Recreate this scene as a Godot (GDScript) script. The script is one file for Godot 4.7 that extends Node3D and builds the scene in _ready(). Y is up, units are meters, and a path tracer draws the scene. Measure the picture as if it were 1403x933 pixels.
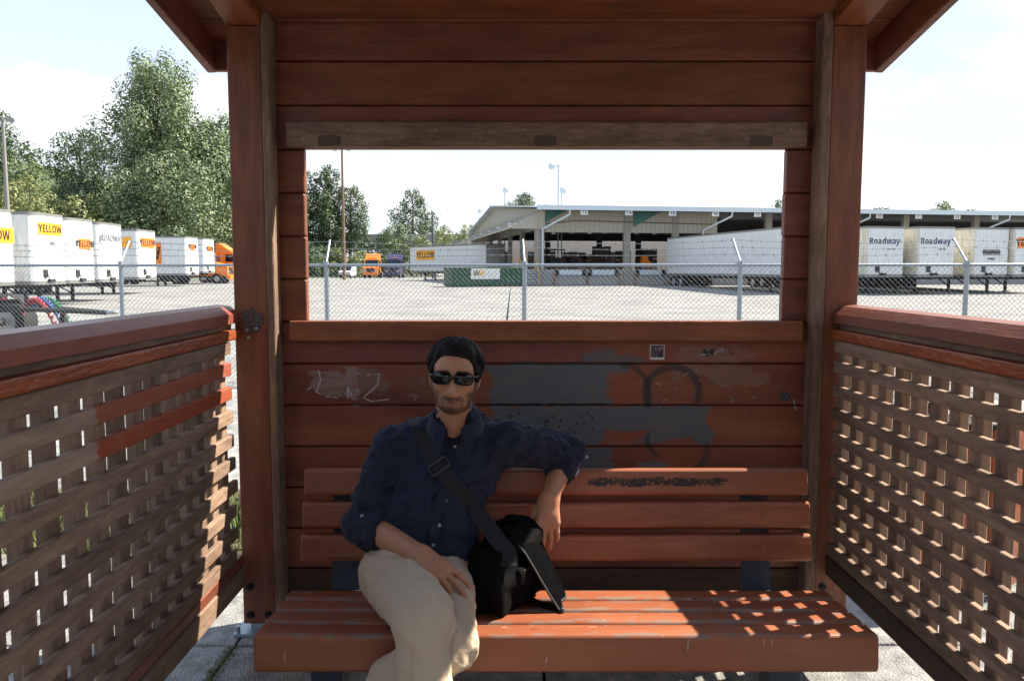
extends Node3D
# A timber bus shelter with a bench and a seated person; behind it a chain-link fence and a trucking yard.
# Units are metres, y is up. The shelter floor is y = 0, the yard lies 0.15 m lower near by and rises towards the warehouse.

var taken := {}
var mats := {}
var rng := RandomNumberGenerator.new()

func _ready():
	rng.seed = 7
	setup_view()
	make_materials()
	build_ground()
	build_shelter()
	build_bench()
	build_fence()
	build_warehouse()
	build_trailers()
	build_vehicles()
	build_yard_things()
	build_vegetation()
	build_person()
	build_bag()

# ---------------------------------------------------------------- camera, sky, sun
func setup_view():
	var cam := Camera3D.new()
	cam.name = "camera"
	add_child(cam)
	cam.position = Vector3(0, 1.5, 0)
	cam.rotation_degrees = Vector3(-5.0136, 0, 0)
	cam.fov = 45.963
	cam.near = 0.05
	cam.far = 4000.0
	cam.current = true
	var env := Environment.new()
	env.background_mode = Environment.BG_SKY
	var sky := Sky.new()
	var pm := PanoramaSkyMaterial.new()
	pm.panorama = ImageTexture.create_from_image(sky_image())
	sky.sky_material = pm
	env.sky = sky
	env.background_energy_multiplier = 0.60
	env.tonemap_mode = Environment.TONE_MAPPER_LINEAR
	env.tonemap_exposure = 2.7
	env.sdfgi_enabled = true
	env.ssao_enabled = true
	env.ssil_enabled = true
	var we := WorldEnvironment.new()
	we.name = "world_environment"
	we.environment = env
	add_child(we)
	var sun := DirectionalLight3D.new()
	sun.name = "sun"
	add_child(sun)
	sun.look_at_from_position(Vector3(1.0, 1.16, -0.42) * 50.0, Vector3.ZERO)
	sun.light_energy = 1.6
	sun.light_color = Color(1.0, 0.965, 0.90)
	sun.light_angular_distance = 0.5
	sun.shadow_enabled = true

func sky_image() -> Image:
	var w := 1024
	var h := 512
	var im := Image.create_empty(w, h, false, Image.FORMAT_RGBF)
	var n1 := FastNoiseLite.new()
	n1.seed = 11
	n1.frequency = 0.55
	n1.fractal_octaves = 5
	n1.domain_warp_enabled = true
	n1.domain_warp_amplitude = 0.6
	n1.domain_warp_frequency = 0.8
	var zen := Vector3(0.30, 0.46, 0.74)
	var hor := Vector3(0.72, 0.76, 0.80)
	for j in h:
		var el := PI * (0.5 - (j + 0.5) / h)
		var sy := sin(el)
		var cy := cos(el)
		for i in w:
			if sy < -0.02:
				im.set_pixel(i, j, Color(0.5, 0.5, 0.5))
				continue
			var az := TAU * ((i + 0.5) / w - 0.5)
			var d := Vector3(sin(az) * cy, sy, -cos(az) * cy)
			var t := pow(clampf(1.0 - sy, 0, 1), 2.2)
			var c := zen.lerp(hor, t)
			var q := d / (maxf(sy, 0.0) + 0.22)
			var cl := n1.get_noise_3d(q.x * 1.0, 0.0, q.z * 2.2) * 0.5 + 0.5
			var cov := smoothstep(0.34, 0.72, cl) * smoothstep(-0.02, 0.1, sy)
			c = c.lerp(Vector3(1.0, 1.01, 1.02), cov * 0.9 * (1.0 - 0.5 * smoothstep(0.2, 0.42, sy)))
			im.set_pixel(i, j, Color(c.x, c.y, c.z))
	return im

# ---------------------------------------------------------------- naming
func numbered(called: String) -> String:
	var n: int = taken.get(called, 0)
	taken[called] = n + 1
	return called if n == 0 else "%s_%03d" % [called, n]

func tag(o: Node, label: String, category: String, group := "", kind := ""):
	if label: o.set_meta("label", label)
	if category: o.set_meta("category", category)
	if group: o.set_meta("group", group)
	if kind: o.set_meta("kind", kind)

func thing(called: String, label: String, category: String, at := Vector3.ZERO, turn := 0.0, group := "") -> Node3D:
	var o := Node3D.new()
	o.name = numbered(called)
	add_child(o)
	o.position = at
	o.rotation.y = turn
	tag(o, label, category, group)
	return o

func part(called: String, mesh: Mesh, m: Material, parent: Node, at := Vector3.ZERO, b := Basis()) -> MeshInstance3D:
	var o := MeshInstance3D.new()
	o.name = called
	o.mesh = mesh
	o.material_override = m
	parent.add_child(o, true)
	o.transform = Transform3D(b, at)
	return o

func structure(called: String, mesh: Mesh, m: Material, at := Vector3.ZERO) -> MeshInstance3D:
	var o := part(numbered(called), mesh, m, self, at)
	o.set_meta("kind", "structure")
	return o

# ---------------------------------------------------------------- geometry helpers
func start() -> SurfaceTool:
	var st := SurfaceTool.new()
	st.begin(Mesh.PRIMITIVE_TRIANGLES)
	return st

func tri(st: SurfaceTool, a: Vector3, b: Vector3, c: Vector3, o: Vector3, ua := Vector2.ZERO, ub := Vector2.ZERO, uc := Vector2.ZERO):
	var n := (c - a).cross(b - a)
	if n.length_squared() < 1e-16:
		return
	if n.dot((a + b + c) / 3.0 - o) < 0.0:
		var t := b
		b = c
		c = t
		var tu := ub
		ub = uc
		uc = tu
		n = -n
	n = n.normalized()
	st.set_normal(n)
	st.set_uv(ua)
	st.add_vertex(a)
	st.set_normal(n)
	st.set_uv(ub)
	st.add_vertex(b)
	st.set_normal(n)
	st.set_uv(uc)
	st.add_vertex(c)

func quad(st: SurfaceTool, a: Vector3, b: Vector3, c: Vector3, d: Vector3, o: Vector3, ua := Vector2.ZERO, ub := Vector2.ZERO, uc := Vector2.ZERO, ud := Vector2.ZERO):
	tri(st, a, b, c, o, ua, ub, uc)
	tri(st, a, c, d, o, ua, uc, ud)

func done(st: SurfaceTool) -> ArrayMesh:
	return st.commit()

# a bar along x, its section (h along y, w along z) with corners rounded by r in seg steps
func add_bar(st: SurfaceTool, L: float, h: float, w: float, r: float, seg: int, t := Transform3D(), uvo := Vector2.ZERO, whole := false, bev := -1.0):
	if bev < 0.0: bev = minf(r, 0.004)
	var prof: Array[Vector2] = []
	for c in 4:
		var sx: float = [1, -1, -1, 1][c]
		var sy: float = [1, 1, -1, -1][c]
		for k in seg + 1:
			var a := (c + float(k) / seg) * PI / 2
			prof.append(Vector2(sx * (w / 2 - r), sy * (h / 2 - r)) + Vector2(cos(a), sin(a)) * r)
	var n := prof.size()
	var xs := [-L / 2, -L / 2 + bev, L / 2 - bev, L / 2]
	var per: Array[float] = [0.0]
	for i in n: per.append(per[i] + prof[i].distance_to(prof[(i + 1) % n]))
	var rings := []
	for x in xs.size():
		var ring: Array[Vector3] = []
		var s := 1.0
		for p in prof:
			var q: Vector2 = p
			if x == 0 or x == 3:
				q = p - Vector2(clampf(p.x * 1e4, -1, 1), clampf(p.y * 1e4, -1, 1)) * bev * 0.8
			ring.append(t * Vector3(xs[x], q.y, q.x))
		rings.append(ring)
	var o := t.origin
	for x in 3:
		for i in n:
			var j := (i + 1) % n
			var u0: float = xs[x] + uvo.x
			var u1: float = xs[x + 1] + uvo.x
			var v0: float = per[i] + uvo.y
			var v1: float = per[i + 1] + uvo.y
			if whole:
				u0 = xs[x] / L + 0.5
				u1 = xs[x + 1] / L + 0.5
				v0 = per[i] / per[n]
				v1 = per[i + 1] / per[n]
			quad(st, rings[x][i], rings[x + 1][i], rings[x + 1][j], rings[x][j], o, Vector2(u0, v0), Vector2(u1, v0), Vector2(u1, v1), Vector2(u0, v1))
	for e in [0, 3]:
		for i in range(1, n - 1):
			var uu := func(p: Vector2): return Vector2(p.y * 0.4, p.x) + uvo
			tri(st, rings[e][0], rings[e][i], rings[e][i + 1], o, uu.call(prof[0]), uu.call(prof[i]), uu.call(prof[i + 1]))

var bar_cache := {}
func bar(L: float, h: float, w: float, r := 0.004, seg := 1, variant := -1, whole := false) -> ArrayMesh:
	var v := variant if variant >= 0 else rng.randi_range(0, 5)
	var key := "%.4f %.4f %.4f %.4f %d %d %s" % [L, h, w, r, seg, v, whole]
	if not bar_cache.has(key):
		var st := start()
		add_bar(st, L, h, w, r, seg, Transform3D(), Vector2(v * 0.731, v * 0.317), whole)
		bar_cache[key] = done(st)
	return bar_cache[key]

const ALONG_Z := Basis(Vector3(0, 0, -1), Vector3(0, 1, 0), Vector3(1, 0, 0))   # bar length -> -z, width -> x
const UPRIGHT := Basis(Vector3(0, 1, 0), Vector3(-1, 0, 0), Vector3(0, 0, 1))   # bar length -> y, height -> -x

func add_box(st: SurfaceTool, c: Vector3, s: Vector3, b := Basis()):
	var p := []
	for i in 8:
		p.append(c + b * (Vector3((i & 1) - 0.5, ((i >> 1) & 1) - 0.5, ((i >> 2) & 1) - 0.5) * s))
	for f in [[0, 1, 3, 2, 0], [4, 5, 7, 6, 0], [0, 1, 5, 4, 1], [2, 3, 7, 6, 1], [0, 2, 6, 4, 2], [1, 3, 7, 5, 2]]:
		var su: float = s.z if f[4] == 2 else s.x
		var sv: float = s.z if f[4] == 1 else s.y
		if f[4] == 2: quad(st, p[f[0]], p[f[1]], p[f[2]], p[f[3]], c, Vector2(0, 0), Vector2(0, sv), Vector2(su, sv), Vector2(su, 0))
		else: quad(st, p[f[0]], p[f[1]], p[f[2]], p[f[3]], c, Vector2(0, 0), Vector2(su, 0), Vector2(su, sv), Vector2(0, sv))

func box(s: Vector3, c := Vector3.ZERO) -> ArrayMesh:
	var st := start()
	add_box(st, c, s)
	return done(st)

# tube through points, smooth sides
func add_tube(st: SurfaceTool, pts: Array, radii: Array, sides := 8, caps := true):
	var n := pts.size()
	var rings := []
	var dirs := []
	var up := Vector3(0.123, 0.991, 0.05).normalized()
	var prev := Vector3.ZERO
	for i in n:
		var d: Vector3 = (pts[mini(i + 1, n - 1)] - pts[maxi(i - 1, 0)]).normalized()
		var x := up.cross(d) if prev == Vector3.ZERO else prev - d * prev.dot(d)
		if x.length() < 1e-3: x = Vector3.RIGHT.cross(d)
		x = x.normalized()
		prev = x
		var y := d.cross(x)
		var ring := []
		var dr := []
		for k in sides:
			var a := TAU * k / sides
			var v := x * cos(a) + y * sin(a)
			dr.append(v)
			ring.append(pts[i] + v * float(radii[mini(i, radii.size() - 1)]))
		rings.append(ring)
		dirs.append(dr)
	var len := 0.0
	for i in n - 1:
		var l2: float = len + pts[i].distance_to(pts[i + 1])
		for k in sides:
			var k2 := (k + 1) % sides
			var q := [[i, k, len], [i + 1, k, l2], [i + 1, k2, l2], [i, k, len], [i + 1, k2, l2], [i, k2, len]]
			for v in q:
				st.set_normal(dirs[v[0]][v[1]])
				st.set_uv(Vector2(v[2], float(v[1]) / sides * 0.3))
				st.add_vertex(rings[v[0]][v[1]])
		len = l2
	if caps:
		for e in [0, n - 1]:
			var inside: Vector3 = pts[1] if e == 0 else pts[n - 2]
			for k in range(1, sides - 1):
				tri(st, rings[e][0], rings[e][k], rings[e][k + 1], inside)

func tube(pts: Array, r: float, sides := 8) -> ArrayMesh:
	var st := start()
	add_tube(st, pts, [r], sides)
	return done(st)

# polygon in the xy plane, pushed along z from z0 to z1, then placed by b
func add_prism(st: SurfaceTool, poly: PackedVector2Array, z0: float, z1: float, b := Basis(), at := Vector3.ZERO):
	var idx := Geometry2D.triangulate_polygon(poly)
	var zc := (z0 + z1) / 2
	for k in range(0, idx.size(), 3):
		for z in [z0, z1]:
			var v := []
			for m in 3:
				var p := poly[idx[k + m]]
				v.append(at + b * Vector3(p.x, p.y, z))
			tri(st, v[0], v[1], v[2], at + b * Vector3((poly[idx[k]].x + poly[idx[k + 1]].x + poly[idx[k + 2]].x) / 3, (poly[idx[k]].y + poly[idx[k + 1]].y + poly[idx[k + 2]].y) / 3, zc), poly[idx[k]], poly[idx[k + 1]], poly[idx[k + 2]])
	var turn := Geometry2D.is_polygon_clockwise(poly)
	var run := 0.0
	for i in poly.size():
		var p := poly[i]
		var q := poly[(i + 1) % poly.size()]
		var nrm := Vector2(q.y - p.y, p.x - q.x).normalized()
		if turn: nrm = -nrm
		var inside := (p + q) / 2 - nrm * 0.01
		var l := p.distance_to(q)
		quad(st, at + b * Vector3(p.x, p.y, z0), at + b * Vector3(q.x, q.y, z0), at + b * Vector3(q.x, q.y, z1), at + b * Vector3(p.x, p.y, z1), at + b * Vector3(inside.x, inside.y, zc), Vector2(run, 0), Vector2(run + l, 0), Vector2(run + l, absf(z1 - z0)), Vector2(run, absf(z1 - z0)))
		run += l

func prism(poly: PackedVector2Array, z0: float, z1: float, b := Basis()) -> ArrayMesh:
	var st := start()
	add_prism(st, poly, z0, z1, b)
	return done(st)

func add_cyl(st: SurfaceTool, a: Vector3, b: Vector3, r: float, sides := 12):
	add_tube(st, [a, b], [r, r], sides)

func cyl(a: Vector3, b: Vector3, r: float, sides := 12) -> ArrayMesh:
	var st := start()
	add_cyl(st, a, b, r, sides)
	return done(st)

func letters(txt: String, height: float, depth := 0.02, bold := true) -> TextMesh:
	var f := SystemFont.new()
	f.font_names = PackedStringArray(["Droid Sans"])
	f.font_weight = 700 if bold else 400
	var t := TextMesh.new()
	t.text = txt
	t.font = f
	t.font_size = 32
	t.pixel_size = height / 23.0
	t.depth = depth
	t.curve_step = 2.0
	return t

# ---------------------------------------------------------------- materials
func noise_bytes(w: int, h: int, freq: float, sd: int, octaves := 4, kind := FastNoiseLite.TYPE_SIMPLEX_SMOOTH) -> PackedByteArray:
	var n := FastNoiseLite.new()
	n.seed = sd
	n.noise_type = kind
	n.frequency = freq
	n.fractal_octaves = octaves
	var im := n.get_seamless_image(w, h)
	im.convert(Image.FORMAT_L8)
	return im.get_data()

func ramp3(a: Color, b: Color, c: Color, t: float) -> Color:
	return a.lerp(b, t * 2.0) if t < 0.5 else b.lerp(c, t * 2.0 - 1.0)

# grain streaks (stretched by the uv scale) over slow patches
func grain_image(a: Color, b: Color, c: Color, sd: int, w := 512, h := 256, fine := 0.55) -> Image:
	var n1 := noise_bytes(w, h, 0.035, sd, 4)
	var n2 := noise_bytes(w, h, 0.008, sd + 1, 3)
	var n3 := noise_bytes(w, h, 0.12, sd + 2, 2)
	var out := PackedByteArray()
	out.resize(w * h * 3)
	for i in w * h:
		var t := (n1[i] * fine * 0.65 + n3[i] * fine * 0.35 + n2[i] * (1.0 - fine)) / 255.0
		t = clampf((t - 0.5) * 1.5 + 0.5, 0, 1)
		var col := ramp3(a, b, c, t)
		out[i * 3] = int(col.r * 255)
		out[i * 3 + 1] = int(col.g * 255)
		out[i * 3 + 2] = int(col.b * 255)
	var im := Image.create_from_data(w, h, false, Image.FORMAT_RGB8, out)
	return im

func normal_tex(freq: float, sd: int, w := 512, h := 512, strength := 6.0) -> ImageTexture:
	var im := Image.create_from_data(w, h, false, Image.FORMAT_L8, noise_bytes(w, h, freq, sd, 4))
	im.convert(Image.FORMAT_RGBA8)
	im.bump_map_to_normal_map(strength)
	im.generate_mipmaps()
	return ImageTexture.create_from_image(im)

func tex(im: Image) -> ImageTexture:
	im.generate_mipmaps()
	return ImageTexture.create_from_image(im)

func plain(c: Color, rough := 0.7, metal := 0.0) -> StandardMaterial3D:
	var m := StandardMaterial3D.new()
	m.albedo_color = c
	m.roughness = rough
	m.metallic = metal
	return m

func s(r: int, g: int, b: int) -> Color:
	return Color8(r, g, b)

func wood(a: Color, b: Color, c: Color, sd: int, rough: float, bump := 0.5, fine := 0.55) -> StandardMaterial3D:
	var m := StandardMaterial3D.new()
	m.albedo_texture = tex(grain_image(a, b, c, sd, 512, 256, fine))
	m.roughness = rough
	m.normal_enabled = true
	m.normal_texture = mats.grain_normal
	m.normal_scale = bump
	m.uv1_scale = Vector3(0.5, 5.0, 1)
	return m

# speckled ground-like surface, world mapped
func speckle(a: Color, b: Color, c: Color, sd: int, scale: float, rough: float, bump := 0.5, f1 := 0.02, f2 := 0.2) -> StandardMaterial3D:
	var w := 512
	var n1 := noise_bytes(w, w, f1, sd, 5)
	var n2 := noise_bytes(w, w, f2, sd + 1, 3)
	var out := PackedByteArray()
	out.resize(w * w * 3)
	for i in w * w:
		var t := clampf(((n1[i] * 0.55 + n2[i] * 0.45) / 255.0 - 0.5) * 1.6 + 0.5, 0, 1)
		var col := ramp3(a, b, c, t)
		out[i * 3] = int(col.r * 255)
		out[i * 3 + 1] = int(col.g * 255)
		out[i * 3 + 2] = int(col.b * 255)
	var m := StandardMaterial3D.new()
	m.albedo_texture = tex(Image.create_from_data(w, w, false, Image.FORMAT_RGB8, out))
	m.roughness = rough
	m.uv1_triplanar = true
	m.uv1_world_triplanar = true
	m.uv1_scale = Vector3.ONE * scale
	if bump > 0.0:
		m.normal_enabled = true
		m.normal_texture = mats.speck_normal
		m.normal_scale = bump
	return m

func make_materials():
	mats.grain_normal = normal_tex(0.05, 21, 512, 256, 5.0)
	mats.speck_normal = normal_tex(0.15, 33, 512, 512, 6.0)
	mats.cloth_normal = normal_tex(0.02, 35, 512, 512, 8.0)
	mats.red = wood(s(99, 54, 33), s(117, 64, 38), s(131, 76, 47), 101, 0.55, 0.2, 0.35)
	mats.red2 = wood(s(114, 62, 37), s(131, 72, 42), s(146, 84, 52), 111, 0.46, 0.2, 0.35)
	mats.maroon = wood(s(100, 54, 38), s(117, 64, 45), s(134, 79, 57), 121, 0.5, 0.25, 0.4)
	mats.rail = mats.maroon.duplicate()
	mats.rail.uv1_scale = Vector3(5.0, 0.5, 1)
	mats.orange = wood(s(112, 55, 29), s(142, 70, 36), s(158, 84, 47), 131, 0.42, 0.4, 0.5)
	mats.grey_wood = wood(s(106, 85, 69), s(138, 112, 92), s(164, 138, 115), 141, 0.85, 0.3, 0.55)
	mats.grey_wood2 = wood(s(92, 72, 58), s(122, 98, 80), s(149, 123, 102), 151, 0.85, 0.3, 0.55)
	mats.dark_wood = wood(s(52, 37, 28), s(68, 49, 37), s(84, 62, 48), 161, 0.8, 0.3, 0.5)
	mats.bench = wood(s(132, 74, 48), s(147, 84, 56), s(162, 99, 69), 171, 0.38, 0.15, 0.3)
	mats.steel = plain(s(150, 158, 166), 0.45, 0.6)
	mats.wire = plain(s(112, 117, 122), 0.6, 0.3)
	mats.bluesteel = plain(s(62, 70, 84), 0.55, 0.1)
	mats.blackiron = plain(s(24, 23, 23), 0.6, 0.3)
	mats.concrete = speckle(s(92, 91, 88), s(124, 122, 118), s(150, 148, 143), 201, 0.9, 0.9, 0.5)
	mats.yard = speckle(s(106, 105, 102), s(127, 126, 122), s(144, 142, 138), 211, 0.06, 0.95, 0.3, 0.012, 0.18)
	mats.earth = speckle(s(46, 44, 24), s(72, 66, 38), s(94, 84, 56), 221, 1.6, 1.0, 0.8)
	mats.white_paint = speckle(s(186, 188, 187), s(212, 214, 213), s(226, 228, 227), 231, 0.25, 0.45, 0.0)
	mats.white_paint.uv1_scale = Vector3(0.55, 0.11, 0.55)
	mats.dirty_white = speckle(s(172, 168, 152), s(204, 199, 182), s(219, 214, 199), 241, 0.22, 0.5, 0.0)
	mats.dirty_white.uv1_scale = Vector3(0.6, 0.09, 0.6)
	mats.orange_paint = plain(s(226, 120, 24), 0.4)
	mats.yellow_sign = plain(s(238, 168, 40), 0.5)
	mats.orange_sign = plain(s(232, 122, 44), 0.5)
	mats.ink = plain(s(22, 20, 22), 0.6)
	mats.navy_ink = plain(s(34, 42, 88), 0.6)
	mats.grey_ink = plain(s(112, 116, 122), 0.6)
	mats.rubber = plain(s(26, 26, 27), 0.85)
	mats.rim = plain(s(178, 180, 182), 0.4, 0.5)
	mats.chassis = plain(s(34, 33, 34), 0.75)
	mats.trailer_rim = plain(s(128, 128, 126), 0.5, 0.3)
	mats.glass = plain(s(26, 32, 38), 0.08)

# ---------------------------------------------------------------- ground
func yard_height(z: float) -> float:
	return -0.15 + 0.40 * smoothstep(35.0, 68.0, -z)

func build_ground():
	# one sheet to the horizon
	var zs := [260.0, 60.0, 0.0, -20.0]
	for k in 24: zs.append(-33.0 - k * 1.6)
	zs.append_array([-90.0, -140.0, -260.0, -600.0, -1500.0, -3000.0])
	var xs := [-2500.0, -900.0, -300.0, -100.0, -40.0, 0.0, 40.0, 100.0, 300.0, 900.0, 2500.0]
	var st := start()
	for j in zs.size() - 1:
		for i in xs.size() - 1:
			var a := Vector3(xs[i], yard_height(zs[j]), zs[j])
			var b := Vector3(xs[i + 1], yard_height(zs[j]), zs[j])
			var c := Vector3(xs[i + 1], yard_height(zs[j + 1]), zs[j + 1])
			var d := Vector3(xs[i], yard_height(zs[j + 1]), zs[j + 1])
			quad(st, a, b, c, d, Vector3((xs[i] + xs[i + 1]) / 2, -900, (zs[j] + zs[j + 1]) / 2))
	structure("ground", done(st), mats.yard)
	# concrete pavement under and around the shelter, slab by slab
	var pv := Node3D.new()
	pv.name = "pavement"
	pv.set_meta("kind", "structure")
	add_child(pv)
	var xcuts := [-4.2, -2.66, -1.115, 0.12, 1.56, 3.0, 4.5, 6.0]
	var zcuts := [1.6, 0.2, -1.45, -3.11, -4.15]
	for i in xcuts.size() - 1:
		for j in zcuts.size() - 1:
			var w: float = xcuts[i + 1] - xcuts[i] - 0.012
			var l: float = zcuts[j] - zcuts[j + 1] - 0.012
			var dy := rng.randf_range(-0.004, 0.004)
			part("slab", bar(w, 0.18, l, 0.01, 2, 0), mats.concrete, pv, Vector3((xcuts[i] + xcuts[i + 1]) / 2, -0.09 + dy, (zcuts[j] + zcuts[j + 1]) / 2))
	part("joint_soil", box(Vector3(10.1, 0.1, 5.7)), mats.earth, pv, Vector3(0.9, -0.085, -1.28))
	var verge := structure("verge", box(Vector3(30.0, 0.12, 1.5)), mats.earth, Vector3(0, -0.14, -4.93))
	# street in front of the shelter, behind the camera
	structure("road", box(Vector3(240.0, 0.1, 11.0)), speckle(s(52, 52, 54), s(64, 64, 66), s(78, 78, 80), 251, 0.5, 0.95, 0.3), Vector3(0, -0.16, 7.2))
	structure("kerb", bar(240.0, 0.2, 0.16, 0.02, 2, 0), mats.concrete, Vector3(0, -0.12, 1.69))
	structure("far_pavement", box(Vector3(240.0, 0.16, 2.2)), mats.concrete, Vector3(0, -0.1, 13.81))
	# grass on the verge
	scatter_grass("grass", "short patchy grass on the strip behind the shelter", Rect2(-9.0, -5.6, 18.0, 1.35), -0.08, 5200, 0.09, 5)
	# moss tufts in the joint by the left post
	scatter_grass("moss", "mossy weeds growing in the paving joint beside the bench", Rect2(-1.14, -3.1, 0.05, 0.85), -0.008, 420, 0.016, 9)
	# dead leaves and weeds under the back wall
	scatter_grass("weeds", "weeds growing along the foot of the shelter back wall", Rect2(-1.0, -3.9, 2.4, 0.35), -0.005, 700, 0.05, 15)

func scatter_grass(called: String, label: String, r: Rect2, y: float, n: int, size: float, sd: int):
	var st := start()
	for k in 5:
		var a := TAU * k / 5.0
		var d := Vector3(cos(a), 0, sin(a))
		var side := d.cross(Vector3.UP) * 0.09
		var tip := d * 0.45 + Vector3(0, 1.0, 0)
		tri(st, d * 0.1 - side, d * 0.1 + side, tip, Vector3(0, 0.3, 0))
	var mm := MultiMesh.new()
	mm.transform_format = MultiMesh.TRANSFORM_3D
	mm.use_colors = true
	mm.mesh = done(st)
	mm.instance_count = n
	var g := RandomNumberGenerator.new()
	g.seed = sd
	for i in n:
		var p := Vector3(g.randf_range(r.position.x, r.end.x), y, g.randf_range(r.position.y, r.end.y))
		var sc := size * g.randf_range(0.5, 1.4)
		mm.set_instance_transform(i, Transform3D(Basis(Vector3.UP, g.randf() * TAU).scaled(Vector3(sc, sc * g.randf_range(0.5, 1.2), sc)), p))
		var c := Color(0.09, 0.13, 0.03).lerp(Color(0.22, 0.2, 0.08), g.randf() * g.randf() * 1.2)
		mm.set_instance_color(i, c)
	var o := MultiMeshInstance3D.new()
	o.name = called
	o.multimesh = mm
	if not mats.has("blade"):
		var m := plain(Color.WHITE, 0.8)
		m.vertex_color_use_as_albedo = true
		mats.blade = m
	o.material_override = mats.blade
	add_child(o)
	tag(o, label, "grass", "", "stuff")

# ---------------------------------------------------------------- shelter
const XL := -0.962      # ends of the back wall boards, tucked behind the corner boards
const XR := 1.232
const WZ := -3.282      # face of the back wall boards
const SLOPE := 0.194    # roof pitch (11 degrees)

# brushed paint: a thin ragged coat a little wider than the full one
func paint_patch(im: Image, poly: PackedVector2Array, c: Color, alpha: float, n: FastNoiseLite, rag: float, smear := 0.0):
	paint_coat(im, poly, c, alpha * 0.5, n, rag * 2.6, 0.5)
	paint_coat(im, poly, c, alpha * 0.9, n, rag * 1.2, maxf(smear, 0.18))

func paint_coat(im: Image, poly: PackedVector2Array, c: Color, alpha: float, n: FastNoiseLite, rag: float, smear: float):
	var lo := poly[0]
	var hi := poly[0]
	for p in poly:
		lo = lo.min(p)
		hi = hi.max(p)
	lo -= Vector2.ONE * rag
	hi += Vector2.ONE * rag
	for y in range(maxi(0, int(lo.y)), mini(im.get_height(), int(hi.y) + 1)):
		for x in range(maxi(0, int(lo.x)), mini(im.get_width(), int(hi.x) + 1)):
			var j := Vector2(n.get_noise_2d(x * 1.0, y * 3.0), n.get_noise_2d(x + 500.0, y * 3.0 + 90.0)) * rag
			if Geometry2D.is_point_in_polygon(Vector2(x, y) + j, poly):
				var v := n.get_noise_2d(x * 0.7 + 77.0, y * 4.0) * 0.5 + 0.5
				var a := alpha * (1.0 - smear * smoothstep(0.35, 0.75, v))
				var q := im.get_pixel(x, y)
				im.set_pixel(x, y, q.lerp(c.lightened((v - 0.5) * 0.12), a))

func stroke(im: Image, pts: Array, w: float, c: Color, alpha: float, n: FastNoiseLite = null):
	for i in pts.size() - 1:
		var a: Vector2 = pts[i]
		var b: Vector2 = pts[i + 1]
		var steps := maxi(1, int(a.distance_to(b) / maxf(0.6, w * 0.35)))
		for k in steps:
			var p := a.lerp(b, float(k) / steps)
			for y in range(int(p.y - w), int(p.y + w) + 2):
				for x in range(int(p.x - w), int(p.x + w) + 2):
					if x < 0 or y < 0 or x >= im.get_width() or y >= im.get_height(): continue
					var f := 1.0 - smoothstep(w * 0.55, w, Vector2(x, y).distance_to(p))
					if f <= 0.0: continue
					if n: f *= smoothstep(-0.35, 0.2, n.get_noise_2d(x * 2.0, y * 2.0))
					im.set_pixel(x, y, im.get_pixel(x, y).lerp(c, f * alpha))

func ring_points(c: Vector2, r: Vector2, a0: float, a1: float, k := 22) -> Array:
	var o := []
	for i in k + 1:
		var a := lerpf(a0, a1, float(i) / k)
		o.append(c + Vector2(cos(a), sin(a)) * r)
	return o

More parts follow.
